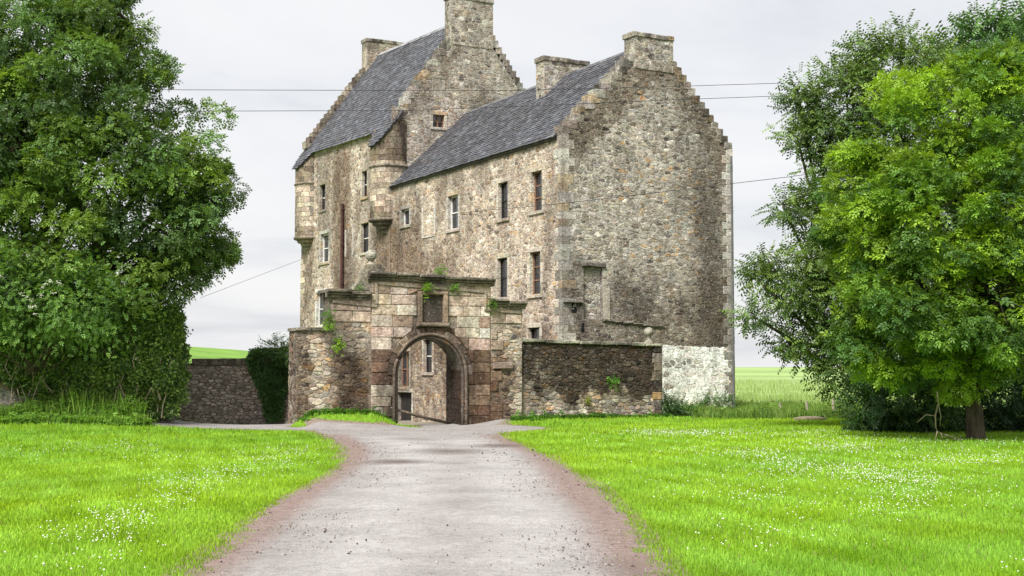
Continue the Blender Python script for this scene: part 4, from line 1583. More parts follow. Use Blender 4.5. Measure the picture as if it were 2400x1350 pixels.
def ashlar(u0, u1, z0, z1, row, lmin, lmax, holes, extra=None):
    z = z0
    while z < z1 - 0.05:
        h = min(row * rng.uniform(0.88, 1.14), z1 - z)
        if z1 - z - h < 0.12:
            h = z1 - z
        u = u0
        while u < u1 - 0.02:
            l = rng.uniform(lmin, lmax)
            if u1 - u - l < 0.18:
                l = u1 - u
            g = 0.007
            a, b, c, d = u + g, u + l - g, z + g, z + h - g
            poly = [(a, c), ((a + b) / 2, c), (b, c), (b, (c + d) / 2), (b, d), ((a + b) / 2, d), (a, d), (a, (c + d) / 2)]
            out = []
            cx, cy = (a + b) / 2, (c + d) / 2
            R = AR + 0.34
            for x, y in poly:
                if y > ASP:
                    r = math.hypot(x - AC, (y - ASP) * AR / AH)
                    if r < R:
                        k = R / max(r, 1e-3)
                        x, y = AC + (x - AC) * k, ASP + (y - ASP) * k
                elif abs(x - AC) < AR + 0.13:
                    x = AC + math.copysign(AR + 0.13, cx - AC)
                out.append((x, y))
            bad = False
            if cy > ASP:
                bad = math.hypot(cx - AC, (cy - ASP) * AR / AH) < AR + 0.22
            else:
                bad = abs(cx - AC) < AR + 0.13
            out = None if bad else keep_out(out, holes)
            if out and poly_area(out) > 0.008:
                dark = (cy < 2.3 and cx > 0) or (1.1 < cy < 2.3 and cx < -2)
                p = P_ASHRED if (dark and rng.random() < 0.75) else P_ASH
                V, F = block_poly(GATE, out, -0.02, 0.035 + rng.uniform(-.01, .012), 0.014)
                MB().add(V, F, dirt_shade(p(), d_gate(cx, cy))).build('ashlar_block', M_GATE, gwall)
            u += l
        z += h


PH = [grow(PANEL, 0.02)]
ashlar(-2.88, 0.97, -0.1, 4.28, 0.335, 0.36, 0.85, PH)
ashlar(-4.10, -2.90, 3.05, 3.72, 0.335, 0.45, 0.8, [])
ashlar(1.0, 2.04, 3.08, 3.58, 0.27, 0.4, 0.7, [])
for (a, b, c, d) in jr:
    if b - a > 0.12 and d < 2.9:
        MB().add(*rbox(GATE, a, b - 0.01, c + 0.005, d - 0.01, -0.02, 0.04), dirt_shade((P_ASHRED if c < 2.2 else P_ASH)(), d_gate((a + b) / 2, c))).build('ashlar_block', M_GATE, gwall)
# small carved stone set in the rubble to the right of the arch
MB().add(*rbox(GATE, 1.06, 1.72, 1.66, 1.86, -0.02, 0.10, 0.02), (0.20, 0.15, 0.12)).build('carved_stone', M_GATE, gwall)

# arch: voussoirs and two roll mouldings
arch = MB()
V, F = [], []


def arc_pts(r_add, n):
    return [(AC + (AR + r_add) * math.cos(t), ASP + (AH + r_add) * math.sin(t)) for t in np.linspace(0, math.pi, n)]


def roll(r_add, rad, n_off):
    pts = [(AC + AR + r_add, -0.2)] + [(AC + AR + r_add, z) for z in (0.3, 0.9)] + arc_pts(r_add, 33) + [(AC - AR - r_add, z) for z in (0.9, 0.3, -0.2)]
    return tube([GATE.P(u, v, n_off) for u, v in pts], rad, 8)


mb = MB()
mb.add(*roll(0.03, 0.045, -0.01), (0.10, 0.08, 0.065))
am = mb.build('arch', M_GATE, gate, True)
mb = MB()
mb.add(*roll(0.125, 0.05, 0.045), (0.15, 0.115, 0.09))
mb.build('roll_moulding', M_GATE, am, True)
nv = 13
ts = np.linspace(0, math.pi, nv + 1)
for i in range(nv):
    a, b = ts[i] + 0.008, ts[i + 1] - 0.008
    r0, r1 = 0.07, 0.335
    q = []
    for t in np.linspace(a, b, 4):
        q.append((AC + (AR + r1) * math.cos(t), ASP + (AH + r1) * math.sin(t)))
    for t in np.linspace(b, a, 4):
        q.append((AC + (AR + r0) * math.cos(t), ASP + (AH + r0) * math.sin(t)))
    V, F = block_poly(GATE, q, -0.03, 0.04, 0.01)
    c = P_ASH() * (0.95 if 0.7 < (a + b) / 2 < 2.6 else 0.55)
    MB().add(V, F, dirt_shade(c, 0.55)).build('voussoir', M_GATE, am)
# jamb stones under the roll
for sgn in (-1, 1):
    zz = -0.2
    while zz < ASP - 0.05:
        hh = min(rng.uniform(0.3, 0.42), ASP - zz)
        u0 = AC + sgn * (AR + 0.0)
        u1 = AC + sgn * (AR + 0.125)
        MB().add(*rbox(GATE, min(u0, u1), max(u0, u1), zz, zz + hh - 0.01, -0.3, 0.02, 0.01), dirt_shade(P_ASHRED(), 0.6)).build('jamb_stone', M_GATE, am)
        zz += hh

# deeper inner rebate behind the right jamb, passage shade painted into its colour
mb = MB()
mb.add(*box(GATE, AC + AR + 0.03, AC + AR + 0.7, -0.6, 2.6, -1.5, -TH - 0.004), dirt_shade((0.12, 0.095, 0.08), 0.5))
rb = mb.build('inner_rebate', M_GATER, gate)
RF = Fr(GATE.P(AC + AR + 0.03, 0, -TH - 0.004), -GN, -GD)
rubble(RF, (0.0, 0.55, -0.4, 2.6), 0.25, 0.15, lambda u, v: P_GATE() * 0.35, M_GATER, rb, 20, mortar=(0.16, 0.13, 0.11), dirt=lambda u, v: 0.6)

# empty carved panel over the arch
mb = MB()
pu0, pu1, pv0, pv1 = PANEL
for q in ((pu0, pu0 + 0.15, pv0 + 0.12, pv1), (pu1 - 0.15, pu1, pv0 + 0.12, pv1), (pu0 + 0.15, pu1 - 0.15, pv1 - 0.10, pv1 - 0.002)):
    mb.add(*rbox(GATE, *q, -0.02, 0.13, 0.03, 0.004), (0.34, 0.25, 0.17))
pf = mb.build('panel_frame', M_GATE, gate)
MB().add(*rbox(GATE, pu0 - 0.04, pu1 + 0.04, pv0, pv0 + 0.12, -0.02, 0.19, 0.03, 0.006), (0.24, 0.19, 0.145)).build('panel_sill', M_GATE, pf)
MB().add(*rbox(GATE, pu0 + 0.15, pu1 - 0.15, pv0 + 0.12, pv1 - 0.10, -0.05, 0.012, 0.02), (0.095, 0.070, 0.055)).build('weathered_slab', M_DARKST, pf)


# stepped cornice
def cornice(u0, u1, za, zb):
    u = u0
    while u < u1 - 0.05:
        l = min(rng.uniform(0.55, 0.85), u1 - u)
        if u1 - u - l < 0.2:
            l = u1 - u
        t = (u + l / 2 - u0) / (u1 - u0)
        z = za + (zb - za) * t + rng.uniform(-0.012, 0.012)
        mb = MB()
        d = rng.uniform(-0.015, 0.015)
        mb.add(*rbox(GATE, u + .004, u + l - .004, z - 0.10, z, -TH - 0.1, 0.24 + d, 0.025, 0.01), (0.15, 0.13, 0.10))
        mb.add(*rbox(GATE, u + .002, u + l - .002, z - 0.17, z - 0.10, -0.1, 0.17 + d, 0.02, 0.005), (0.17, 0.145, 0.11))
        mb.add(*rbox(GATE, u, u + l, z - 0.25, z - 0.17, -0.1, 0.09, 0.02, 0.004), (0.22, 0.185, 0.14))
        mb.build('cornice_stone', M_DARKST, gate)
        u += l


cornice(-4.28, -2.92, 4.06, 3.94)
cornice(-3.0, 1.09, 4.60, 4.47)
cornice(0.92, 2.16, 3.86, 3.78)


def string(u0, u1, za, zb):
    V, F = [], []
    mb = MB()
    for (dz0, dz1, n) in ((-0.04, 0.04, 0.075), (-0.075, -0.04, 0.05)):
        vs = [(u0, za + dz0, n), (u1, zb + dz0, n), (u1, zb + dz1, n), (u0, za + dz1, n), (u0, za + dz0, -.02), (u1, zb + dz0, -.02), (u1, zb + dz1, -.02), (u0, za + dz1, -.02)]
        mb.add(GATE.A(vs), BOXF, (0.24, 0.20, 0.15))
    return mb.build('string_moulding', M_GATE, gate)


string(-4.10, -2.72, 3.66, 3.55)
string(-2.70, 0.82, 4.24, 4.06)
string(0.80, 2.04, 3.50, 3.43)
for u_, z0, z1 in ((-2.74, 3.60, 4.24), (0.80, 3.47, 4.08)):
    MB().add(*rbox(GATE, u_ - 0.04, u_ + 0.04, z0, z1, -0.02, 0.085, 0.015), (0.27, 0.23, 0.175)).build('string_moulding', M_GATE, gate)

# coping of the low left end
u = -5.2
while u < -4.2:
    MB().add(*rbox(GATE, u, u + 0.48, 2.78, 2.88, -TH - 0.05, 0.08, 0.02, 0.012), (0.2, 0.18, 0.14)).build('coping_stone', M_DARKST, gate)
    u += 0.5


def ball_finial(fr, u, z, r, n, base, parent):
    c = fr.P(u, z, n)
    prof = [(r * math.sin(t), -r * math.cos(t)) for t in np.linspace(0.12, math.pi - 0.05, 14)]
    MB().add(*lathe(c, prof, 22), (0.27, 0.255, 0.21)).build('ball', M_DARKST, parent, True)
    hb = z - r - base
    MB().add(*lathe(fr.P(u, base, n), [(r * 1.15, 0), (r * 1.05, hb * 0.25), (r * 0.55, hb * 0.6), (r * 0.42, hb * 0.85), (r * 0.5, hb + 0.03)], 16),
             (0.22, 0.20, 0.16)).build('neck', M_DARKST, parent, True)


fin = thing('ball_finial', 'stone ball finial on a scrolled pedestal at the left of the gateway cornice', 'ball finial', tuple(GATE.P(-2.8, 4.58, -0.35)), 'stone ball finials')
ball_finial(GATE, -2.80, 5.10, 0.175, -0.35, 4.80, fin)
mb = MB()
prof = [(-3.42, 4.02), (-2.42, 4.02), (-2.42, 4.70), (-2.55, 4.82), (-3.0, 4.82), (-3.10, 4.66), (-3.17, 4.38), (-3.30, 4.18)]
m = len(prof)
mb.add(GATE.A([(x, y, -0.14) for x, y in prof] + [(x, y, -0.62) for x, y in prof]),
       [tuple(range(m)), tuple(range(2 * m - 1, m - 1, -1))] + [(i, (i + 1) % m, m + (i + 1) % m, m + i) for i in range(m)], (0.21, 0.185, 0.14))
mb.build('pedestal', M_DARKST, fin)

# pole across the archway
pol = MB()
pol.add(*tube([GATE.P(-2.12, 0.44, -0.06), GATE.P(-1.2, 0.20, -0.32), GATE.P(-0.02, -0.06, -0.74)], [0.045, 0.05, 0.048], 8))
tag(pol.build('barrier_pole', M_POLE, None, True), 'slanting wooden pole barring the stone archway', 'pole')

# ------------------------------------------------------------------ curtain wall to the right of the gateway
cw = thing('courtyard_wall', 'low rubble courtyard wall blackened by algae between the gateway and the limewashed gable', 'wall', tuple(GATE.P(4.5, 0, -0.3)))
cw['kind'] = 'thing'
CWF = Fr(GATE.P(0, 0, -0.10), GD, GN)
mb = MB()
U0, U1 = 2.06, 7.12
ct = lambda u: 2.50 - 0.022 * (u - 2.06)
cu = np.linspace(U0, U1, 18)
for (a, b) in zip(cu[:-1], cu[1:]):
    for n in (0, -0.6):
        patch(CWF, a, b, -0.6, ct(a), -0.6, ct(b), (0.28, 0.24, 0.19), mb, d_curt, n)
mb.add(CWF.A([(U1, -0.6, 0), (U1, ct(U1), 0), (U1, ct(U1), -0.6), (U1, -0.6, -0.6)]), [(0, 1, 2, 3)], (0.2, 0.17, 0.14))
cwall = mb.build('wall_core', M_CURT, cw)
rubble(CWF, (U0, U1 - 0.28, -0.35, 2.46), 0.215, 0.105, P_GATE, M_CURT, cwall, 300, dirt=d_curt, mortar=(0.30, 0.26, 0.2), joint=0.005, h=(0.004, 0.024), planes=[(2.06, 2.48, 0.022, 1.0)])
zz = -0.3
k = 0
while zz < 2.3:
    hh = min(rng.uniform(0.24, 0.36), 2.38 - zz)
    l = 0.34 if k % 2 else 0.27
    MB().add(*rbox(CWF, U1 - l, U1 + 0.02, zz, zz + hh - 0.01, -0.62, 0.05, 0.02, 0.008), dirt_shade(P_GATE() * 0.85, rng.uniform(0.3, 0.6))).build('quoin', M_CURT, cw)
    zz += hh
    k += 1
u = U0 + 0.02
while u < U1:
    l = min(rng.uniform(0.5, 0.85), U1 + 0.05 - u)
    MB().add(*rbox(CWF, u, u + l - 0.012, ct(u) - 0.01 + rng.uniform(-.008, .008), ct(u) + 0.10 + rng.uniform(-.012, .012), -0.66, 0.09, 0.022, 0.01),
             np.array([0.24, 0.235, 0.18]) * rng.uniform(.8, 1.15)).build('coping_stone', M_DARKST, cw)
    u += l
fin2 = thing('ball_finial', 'stone ball finial at the right end of the courtyard wall beside the limewashed patch', 'ball finial', tuple(CWF.P(6.82, 2.5, -0.3)), 'stone ball finials')
ball_finial(CWF, 6.82, 2.88, 0.16, -0.28, 2.46, fin2)

# ------------------------------------------------------------------ boundary wall behind, left
bw = thing('boundary_wall', 'long low dark rubble boundary wall with raised coping left of the gateway', 'wall', (-9.0, 42.0, 0))
bw['kind'] = 'thing'
BWF = Fr((-16.0, 42.6, 0), (0.9962, -0.0872, 0), (-0.0872, -0.9962, 0))
mb = MB()
for n in (0, -0.5):
    mb.add(BWF.A([(0, -0.5, n), (10.6, -0.5, n), (10.6, 1.78, n), (0, 1.78, n)]), [(0, 1, 2, 3)], (0.17, 0.145, 0.12))
mb.add(BWF.A([(10.6, -0.5, 0), (10.6, 1.78, 0), (10.6, 1.78, -.5), (10.6, -0.5, -.5)]), [(0, 1, 2, 3)], (0.17, 0.145, 0.12))
bcore = mb.build('wall_core', M_FAR, bw)
rubble(BWF, (3.6, 10.6, -0.2, 1.76), 0.19, 0.085, P_FARW, M_FAR, bcore, 150, mortar=(0.46, 0.39, 0.33), joint=0.010, h=(0.003, 0.018))
u = 3.6
while u < 10.6:
    l = rng.uniform(0.5, 0.8)
    up = 0.14 if 5.6 < u < 8.0 else 0.0
    MB().add(*rbox(BWF, u, u + l - 0.01, 1.76, 1.85 + up + rng.uniform(-.02, .02), -0.54, 0.06, 0.02, 0.012), np.array([0.17, 0.15, 0.115]) * rng.uniform(.8, 1.1)).build('coping_stone', M_DARKST, bw)
    u += l
dp = thing('wooden_door', 'narrow reddish wooden door in the gap beside the gateway left corner', 'door', (-6.72, 40.6, 0))
mb = MB()
DF = Fr((-6.86, 40.4, 0), (0.9962, -0.0872, 0), (-0.0872, -0.9962, 0))
for k in range(3):
    MB().add(*rbox(DF, 0.10 + k * 0.09, 0.10 + k * 0.09 + 0.085, -0.1, 0.62, -0.03, 0.0, 0.005, 0.002)).build('plank', M_REDWOOD, dp)
MB().add(*box(DF, 0.0, 0.09, -0.1, 0.70, -0.06, 0.03)).build('door_post', M_REDWOOD, dp)

# ------------------------------------------------------------------ vegetation helpers
def leaf_quads(leaves):
    """leaves: list of (base, dir, side, length, width, fold) -> one template of folded leaves"""
    V, F = [], []
    for b, d, s, L, w, fo in leaves:
        b, d, s = np.array(b, float), np.array(d, float), np.array(s, float)
        d /= np.linalg.norm(d)
        s = s - d * np.dot(s, d)
        s /= np.linalg.norm(s)
        up = np.cross(d, s)
        k = len(V)
        V += [b, b + d * L * 0.45 + s * w + up * fo, b + d * L, b + d * L * 0.45 - s * w + up * fo]
        F += [(k, k + 1, k + 2), (k, k + 2, k + 3)]
    return np.array(V), np.array(F)


def ash_leaf():
    ls = []
    for x in (0.25, 0.60):
        z = -0.22 * x * x
        for sg in (-1, 1):
            ls.append(((x, 0, z), (0.66, sg * 0.75, -0.16), (0.75, -sg * 0.66, 0), 0.44, 0.115, 0.03))
    ls.append(((0.80, 0, -0.15), (1, 0, -0.35), (0, 1, 0), 0.42, 0.115, 0.03))
    return leaf_quads(ls)


def twig_spray():
    ls = []
    r = np.random.default_rng(3)
    for i in range(10):
        x = 0.08 + 0.92 * i / 9
        sg = 1 if i % 2 else -1
        ls.append(((x, 0, -0.05 * x), (0.45, sg * r.uniform(0.4, 0.8), -r.uniform(0.35, 0.9)), (0.8, -sg * 0.5, 0.1), r.uniform(0.22, 0.30), 0.062, 0.02))
    return leaf_quads(ls)


def ivy_spray():
    ls = []
    r = np.random.default_rng(4)
    for i in range(6):
        a = r.uniform(0, 6.28)
        b = (0.5 * math.cos(a), 0.5 * math.sin(a), r.uniform(-0.2, 0.2))
        d = (math.cos(a + r.uniform(-1, 1)), math.sin(a + r.uniform(-1, 1)), r.uniform(-0.3, 0.5))
        ls.append((b, d, (-math.sin(a), math.cos(a), 0.2), 0.55, 0.26, 0.06))
    return leaf_quads(ls)


ASH, TWIG, IVY = ash_leaf(), twig_spray(), ivy_spray()


def norm(a):
    return a / (np.linalg.norm(a, axis=1, keepdims=True) + 1e-9)


def place(tmpl, O, D, U, S, C, jit=0.12):
    """copies of a leaf template as one big mesh: O origins, D pointing, U up hints, S sizes, C colours"""
    TV, TF = tmpl
    n, m = len(O), len(TV)
    D = norm(D)
    U = norm(U - D * np.sum(U * D, 1, keepdims=True))
    B = np.cross(U, D)
    loc = TV[None] * S[:, None, None]
    V = O[:, None] + loc[:, :, :1] * D[:, None] + loc[:, :, 1:2] * B[:, None] + loc[:, :, 2:] * U[:, None]
    F = np.arange(n)[:, None, None] * m + TF[None]
    Cc = np.repeat(C[:, None], m, 1)
    k = m // 4
    lj = rng.uniform(1 - jit, 1 + jit, (n, k, 1))
    Cc = Cc * np.repeat(lj, 4, 1)
    return V.reshape(-1, 3), F.reshape(-1, 3), Cc.reshape(-1, 3)


def foliage(name, parts, mat, parent, kind=None):
    V, F, C, b = [], [], [], 0
    for v, f, c in parts:
        V.append(v)
        F.append(f + b)
        C.append(c)
        b += len(v)
    F = np.concatenate(F)
    me = np_mesh(name, np.concatenate(V), F.ravel(), np.full(len(F), 3), mat, np.clip(np.concatenate(C), 0.004, 0.9))
    o = link(name, me, parent)
    if kind:
        o['kind'] = kind
    return o


def at(px, py, Y):
    x = (px - 1200) / 3030.0
    v = -(py - 675) / 3030.0
    r = np.array([x, math.cos(PITCH) - v * math.sin(PITCH), math.sin(PITCH) + v * math.cos(PITCH)])
    return EYE + r * (Y / r[1])


def lobe_points(lobes, n, shell=0.62, front=0.18):
    """points through the outer shell of a union of ellipsoids, with outward directions"""
    L = np.array(lobes, float)
    wgt = (L[:, 3] * L[:, 5] + L[:, 3] * L[:, 4] + L[:, 4] * L[:, 5])
    wgt = wgt + 0.12 * wgt.mean()
    P, D = [], []
    got = 0
    while got < n:
        k = rng.choice(len(L), n, p=wgt / wgt.sum())
        d = norm(rng.normal(0, 1, (n, 3)))
        r = shell + (1 - shell) * rng.random((n, 1)) ** 0.6
        r *= 1 + 0.10 * rng.normal(0, 1, (n, 1))
        p = L[k, :3] + d * L[k, 3:6] * r
        ok = np.ones(n, bool)
        for i in range(len(L)):
            q = np.linalg.norm((p - L[i, :3]) / L[i, 3:6], axis=1)
            ok &= (q > 0.60) | (k == i)
        away = norm(p - EYE)
        ok &= (np.sum(d * away, 1) < 0.25) | (rng.random(n) < front)
        P.append(p[ok])
        D.append(d[ok])
        got += ok.sum()
    return np.concatenate(P)[:n], np.concatenate(D)[:n]


def branches(mb, base, r0, fork, lobes, twigs, r):
    fork = np.array(fork, float)
    base = np.array(base, float)
    mid = (base + fork) / 2 + r.normal(0, 0.08, 3)
    mb.add(*tube([base - [0, 0, 0.15], base + [0, 0, 0.12], base * 0.7 + fork * 0.3, mid, fork], [r0 * 1.5, r0 * 1.15, r0, r0 * 0.92, r0 * 0.75], 10), (0.08, 0.065, 0.05))
    for l in lobes:
        c = np.array(l[:3])
        m = fork * 0.45 + c * 0.55 + np.array([0, 0, -0.12 * np.linalg.norm(c - fork)]) + r.normal(0, 0.12, 3)
        mb.add(*tube([fork * 0.85 + base * 0.15, fork * 0.7 + m * 0.3, m, c], [r0 * 0.5, r0 * 0.42, r0 * 0.28, r0 * 0.12], 7), (0.08, 0.065, 0.05))
    for p in twigs:
        k = np.argmin([np.linalg.norm(p - np.array(l[:3])) for l in lobes])
        c = np.array(lobes[k][:3])
        m = c * 0.5 + p * 0.5 + r.normal(0, 0.08, 3) + [0, 0, -0.06]
        mb.add(*tube([c, m, p], [r0 * 0.13, r0 * 0.08, 0.008], 5), (0.08, 0.065, 0.05))


def tree(name, label, base, r0, fork, lobes, kind, ncl, per, size, cols, mat, spread=0.42, group='trees beside the drive', shell=0.62, inner=0.25, droop=0.35, puff=0.0):
    base = np.array(base, float)
    t = thing(name, label, 'tree', tuple(base), group)
    cp, cdir = lobe_points(lobes, ncl, shell)
    # clumps of leaves
    n = ncl * per
    ci = np.repeat(np.arange(ncl), per)
    off = np.clip(rng.normal(0, 1, (n, 3)), -1.7, 1.7) * np.array([spread, spread, spread * 0.42])
    O = cp[ci] + off
    U = np.tile([0, 0, 1.0], (n, 1)) + cdir[ci] * 0.35 + rng.normal(0, 0.3, (n, 3))
    if puff:
        # billowing clumps: leaves lie on the upper skin of a flattened dome
        dv = norm(rng.normal(0, 1, (n, 3)) + cdir[ci] * 0.45 + [0, 0, 0.35])
        rr = (puff * rng.uniform(0.6, 1.35, ncl))[ci][:, None]
        off = dv * rr * np.array([1, 1, 0.62]) * rng.uniform(0.72, 1.04, (n, 1))
        O = cp[ci] + off
        U = dv * 0.8 + np.array([0, 0, 0.6]) + rng.normal(0, 0.3, (n, 3))
    D = cdir[ci] * 0.45 + norm(off) * 0.7 + rng.normal(0, 0.55, (n, 3))
    D[:, 2] -= droop * rng.random(n)
    S = size * rng.uniform(0.7, 1.25, n)
    cs = np.array(cols)
    cc = cs[rng.choice(len(cs), ncl)] * rng.uniform(0.7, 1.3, (ncl, 1))
    C = cc[ci] * rng.uniform(0.8, 1.22, (n, 1))
    parts = [place(kind, O, D, U, S, C)]
    # sparse inner leaves close the crown
    ni = int(n * inner)
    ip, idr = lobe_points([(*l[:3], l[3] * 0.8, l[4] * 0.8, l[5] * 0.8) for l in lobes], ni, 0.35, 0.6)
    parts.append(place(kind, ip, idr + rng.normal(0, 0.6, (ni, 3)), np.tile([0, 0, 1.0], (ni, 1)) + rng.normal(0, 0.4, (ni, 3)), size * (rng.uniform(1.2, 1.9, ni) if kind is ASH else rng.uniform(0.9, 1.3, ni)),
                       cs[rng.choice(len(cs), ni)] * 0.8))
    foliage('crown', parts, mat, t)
    mb = MB()
    branches(mb, base, r0, fork, lobes, cp[rng.choice(ncl, min(ncl, 110), replace=False)], rng)
    mb.build('trunk', M_BARK, t, True)
    return t


def lob(px, py, rpx, Y, ry=None, sq=1.0):
    c = at(px, py, Y)
    r = rpx * Y / 3030.0
    return (c[0], c[1], c[2], r, (ry or r), r * sq)


# ------------------------------------------------------------------ trees
gz = lambda x, y: float(terrain(x, y))
# tall ash on the left
YA = 38.6
lobesA = [lob(60, 60, 230, YA), lob(150, 190, 190, YA - 0.8), lob(275, 245, 125, YA + 0.3), lob(230, 400, 190, YA - 1.2), lob(385, 350, 105, YA + 0.2),
          lob(330, 520, 150, YA - 1.0), lob(420, 560, 96, YA - 0.2), lob(60, 330, 200, YA - 1.6), lob(110, 560, 200, YA - 1.5), lob(430, 440, 95, YA + 0.6),
          lob(-120, 200, 260, YA), lob(-100, 500, 260, YA - 0.5), lob(395, 650, 75, YA - 0.6, None, 0.7), lob(270, 630, 110, YA - 1.2), lob(200, -60, 120, YA + 0.4),
          lob(480, 585, 42, YA - 0.3, None, 0.7), lob(310, 60, 32, YA, None, 0.6), lob(480, 440, 42, YA, None, 0.7)]
tree('ash_tree', 'huge spreading ash tree with dark green crown filling the left side', (-14.8, 39.4, 0.1), 0.40, (-14.6, 39.2, 4.0), lobesA, ASH, 345, 112, 0.245,
     [(0.115, 0.200, 0.050), (0.150, 0.250, 0.050), (0.085, 0.155, 0.052), (0.180, 0.285, 0.046), (0.068, 0.125, 0.042), (0.125, 0.225, 0.065)], M_LEAF, 0.37, inner=0.24, puff=0.62)

# bright young ash on the right, nearest
YR = 30.5
lobesR = [lob(2250, 255, 130, YR), lob(2120, 340, 130, YR - 0.4), lob(2350, 280, 130, YR + 0.2), lob(2055, 440, 100, YR), lob(2030, 560, 98, YR - 0.2),
          lob(2180, 500, 170, YR - 1.0), lob(2350, 480, 180, YR - 0.9), lob(2480, 420, 180, YR), lob(2050, 680, 112, YR - 0.2), lob(2170, 700, 150, YR - 1.3),
          lob(2340, 700, 170, YR - 1.3), lob(2490, 680, 170, YR), lob(2110, 800, 100, YR - 0.3), lob(2240, 825, 95, YR - 0.6), lob(2390, 810, 110, YR - 0.5), lob(2010, 780, 70, YR + 0.2),
          lob(2160, 210, 60, YR + 0.2), lob(2310, 190, 60, YR)]
tree('ash_tree', 'bright yellow-green young ash tree standing on the lawn at the right', (10.85, 30.4, gz(10.85, 30.4)), 0.19, (10.8, 30.5, 2.4), lobesR, ASH, 260, 125, 0.200,
     [(0.190, 0.325, 0.026), (0.240, 0.385, 0.030), (0.135, 0.250, 0.026), (0.090, 0.180, 0.030), (0.210, 0.345, 0.024), (0.070, 0.150, 0.032)], M_LEAF, 0.27, shell=0.60, inner=0.14, puff=0.46)

# darker cherry behind it, reaching out towards the house
YC = 37.5
lobesC = [lob(2080, 190, 105, YC), lob(1985, 240, 95, YC), lob(1945, 320, 70, YC), lob(2010, 420, 120, YC - 0.5), lob(1935, 500, 72, YC - 0.5), lob(2120, 330, 150, YC),
          lob(1905, 610, 72, YC - 0.8), lob(1862, 690, 58, YC - 1.0), lob(1965, 720, 100, YC - 0.6), lob(1910, 790, 62, YC - 0.8), lob(1990, 850, 80, YC - 0.6), lob(2120, 560, 180, YC),
          lob(2190, 170, 85, YC), lob(2100, 780, 140, YC), lob(1905, 250, 45, YC), lob(1870, 215, 28, YC), lob(1868, 320, 35, YC), lob(1835, 480, 35, YC - 0.6), lob(1775, 655, 38, YC - 1.2, None, 0.6),
          lob(1770, 745, 36, YC - 1.2, None, 0.55), lob(1800, 610, 30, YC - 1, None, 0.6), lob(2115, 85, 35, YC), lob(2020, 130, 40, YC), lob(1845, 800, 30, YC - 1, None, 0.4)]
tree('cherry_tree', 'dark green cherry tree behind the bright ash, its branches reaching to the gable', (10.6, 38.2, 0.0), 0.24, (10.4, 38.0, 2.2), lobesC, TWIG, 720, 14, 0.40,
     [(0.095, 0.165, 0.038), (0.120, 0.200, 0.040), (0.068, 0.125, 0.034), (0.150, 0.225, 0.042)], M_LEAF2, 0.22, shell=0.5, droop=0.1)
# second tall tree at the right edge
YD = 41.0
lobesD = [lob(2330, 110, 72, YD), lob(2410, 120, 85, YD), lob(2300, 70, 30, YD), lob(2350, 58, 30, YD), lob(2395, 60, 32, YD), lob(2450, 250, 180, YD), lob(2270, 170, 70, YD), lob(2430, 450, 230, YD), lob(2350, 650, 220, YD),
          lob(2220, 130, 42, YD), lob(2250, 100, 26, YD), lob(2380, 860, 160, YD)]
tree('broadleaf_tree', 'tall dark tree at the right edge rising behind the bright ash crown', (16.2, 41.2, 0.0), 0.28, (16.0, 41.0, 3.0), lobesD, TWIG, 330, 15, 0.56,
     [(0.075, 0.160, 0.045), (0.060, 0.135, 0.040), (0.095, 0.185, 0.042)], M_LEAF2, 0.34, shell=0.5, droop=0.1)


def shrub(name, label, base, lobes, kind, ncl, per, size, cols, mat, spread=0.25, group=None, cat='shrub'):
    base = np.array(base, float)
    t = thing(name, label, cat, tuple(base), group)
    cp, cdir = lobe_points(lobes, ncl, 0.55)
    n = ncl * per
    ci = np.repeat(np.arange(ncl), per)
    O = cp[ci] + rng.normal(0, spread, (n, 3))
    O[:, 2] = np.maximum(O[:, 2], base[2] + 0.03)
    D = cdir[ci] + rng.normal(0, 0.6, (n, 3))
    U = np.tile([0, 0, 1.0], (n, 1)) + cdir[ci] * 0.5 + rng.normal(0, 0.3, (n, 3))
    cs = np.array(cols)
    cc = cs[rng.choice(len(cs), ncl)] * rng.uniform(0.8, 1.2, (ncl, 1))
    foliage('foliage', [place(kind, O, D, U, size * rng.uniform(0.7, 1.3, n), cc[ci] * rng.uniform(0.8, 1.2, (n, 1)))], mat, t)
    mb = MB()
    for p in cp[rng.choice(ncl, min(14, ncl), replace=False)]:
        q = base + rng.normal(0, 0.12, 3) * [1, 1, 0]
        mb.add(*tube([q, q * 0.5 + p * 0.5 + rng.normal(0, 0.08, 3), p], [0.025, 0.018, 0.006], 5), (0.09, 0.07, 0.05))
    mb.build('stems', M_BARK, t)
    return t


shrub('undergrowth_shrub', 'dark leafy undergrowth below the cherry tree left of the ash trunk', (9.2, 35.0, 0), [lob(2040, 950, 70, 35), lob(2110, 940, 85, 34.6), lob(2180, 955, 65, 34.4)], TWIG, 130, 12, 0.40,
      [(0.040, 0.100, 0.022), (0.060, 0.130, 0.022), (0.030, 0.075, 0.020)], M_LEAF2, 0.22, 'shrubs under the right-hand trees')
shrub('undergrowth_shrub', 'dark shrub behind the ash trunk at the right edge', (13.6, 34.8, 0), [lob(2250, 930, 75, 35), lob(2330, 930, 85, 35), lob(2420, 910, 110, 35), lob(2500, 900, 110, 35)], TWIG, 150, 12, 0.44,
      [(0.030, 0.075, 0.022), (0.040, 0.090, 0.022), (0.024, 0.060, 0.02)], M_LEAF2, 0.24, 'shrubs under the right-hand trees')
shrub('bramble_bush', 'low dark bush between the courtyard wall end and the limewashed gable foot', (5.55, 43.2, 0), [lob(1572, 965, 24, 43.2), lob(1600, 972, 22, 43.2), lob(1562, 955, 16, 43.0)], TWIG, 50, 10, 0.26,
      [(0.035, 0.085, 0.022), (0.050, 0.110, 0.022)], M_LEAF2, 0.12)
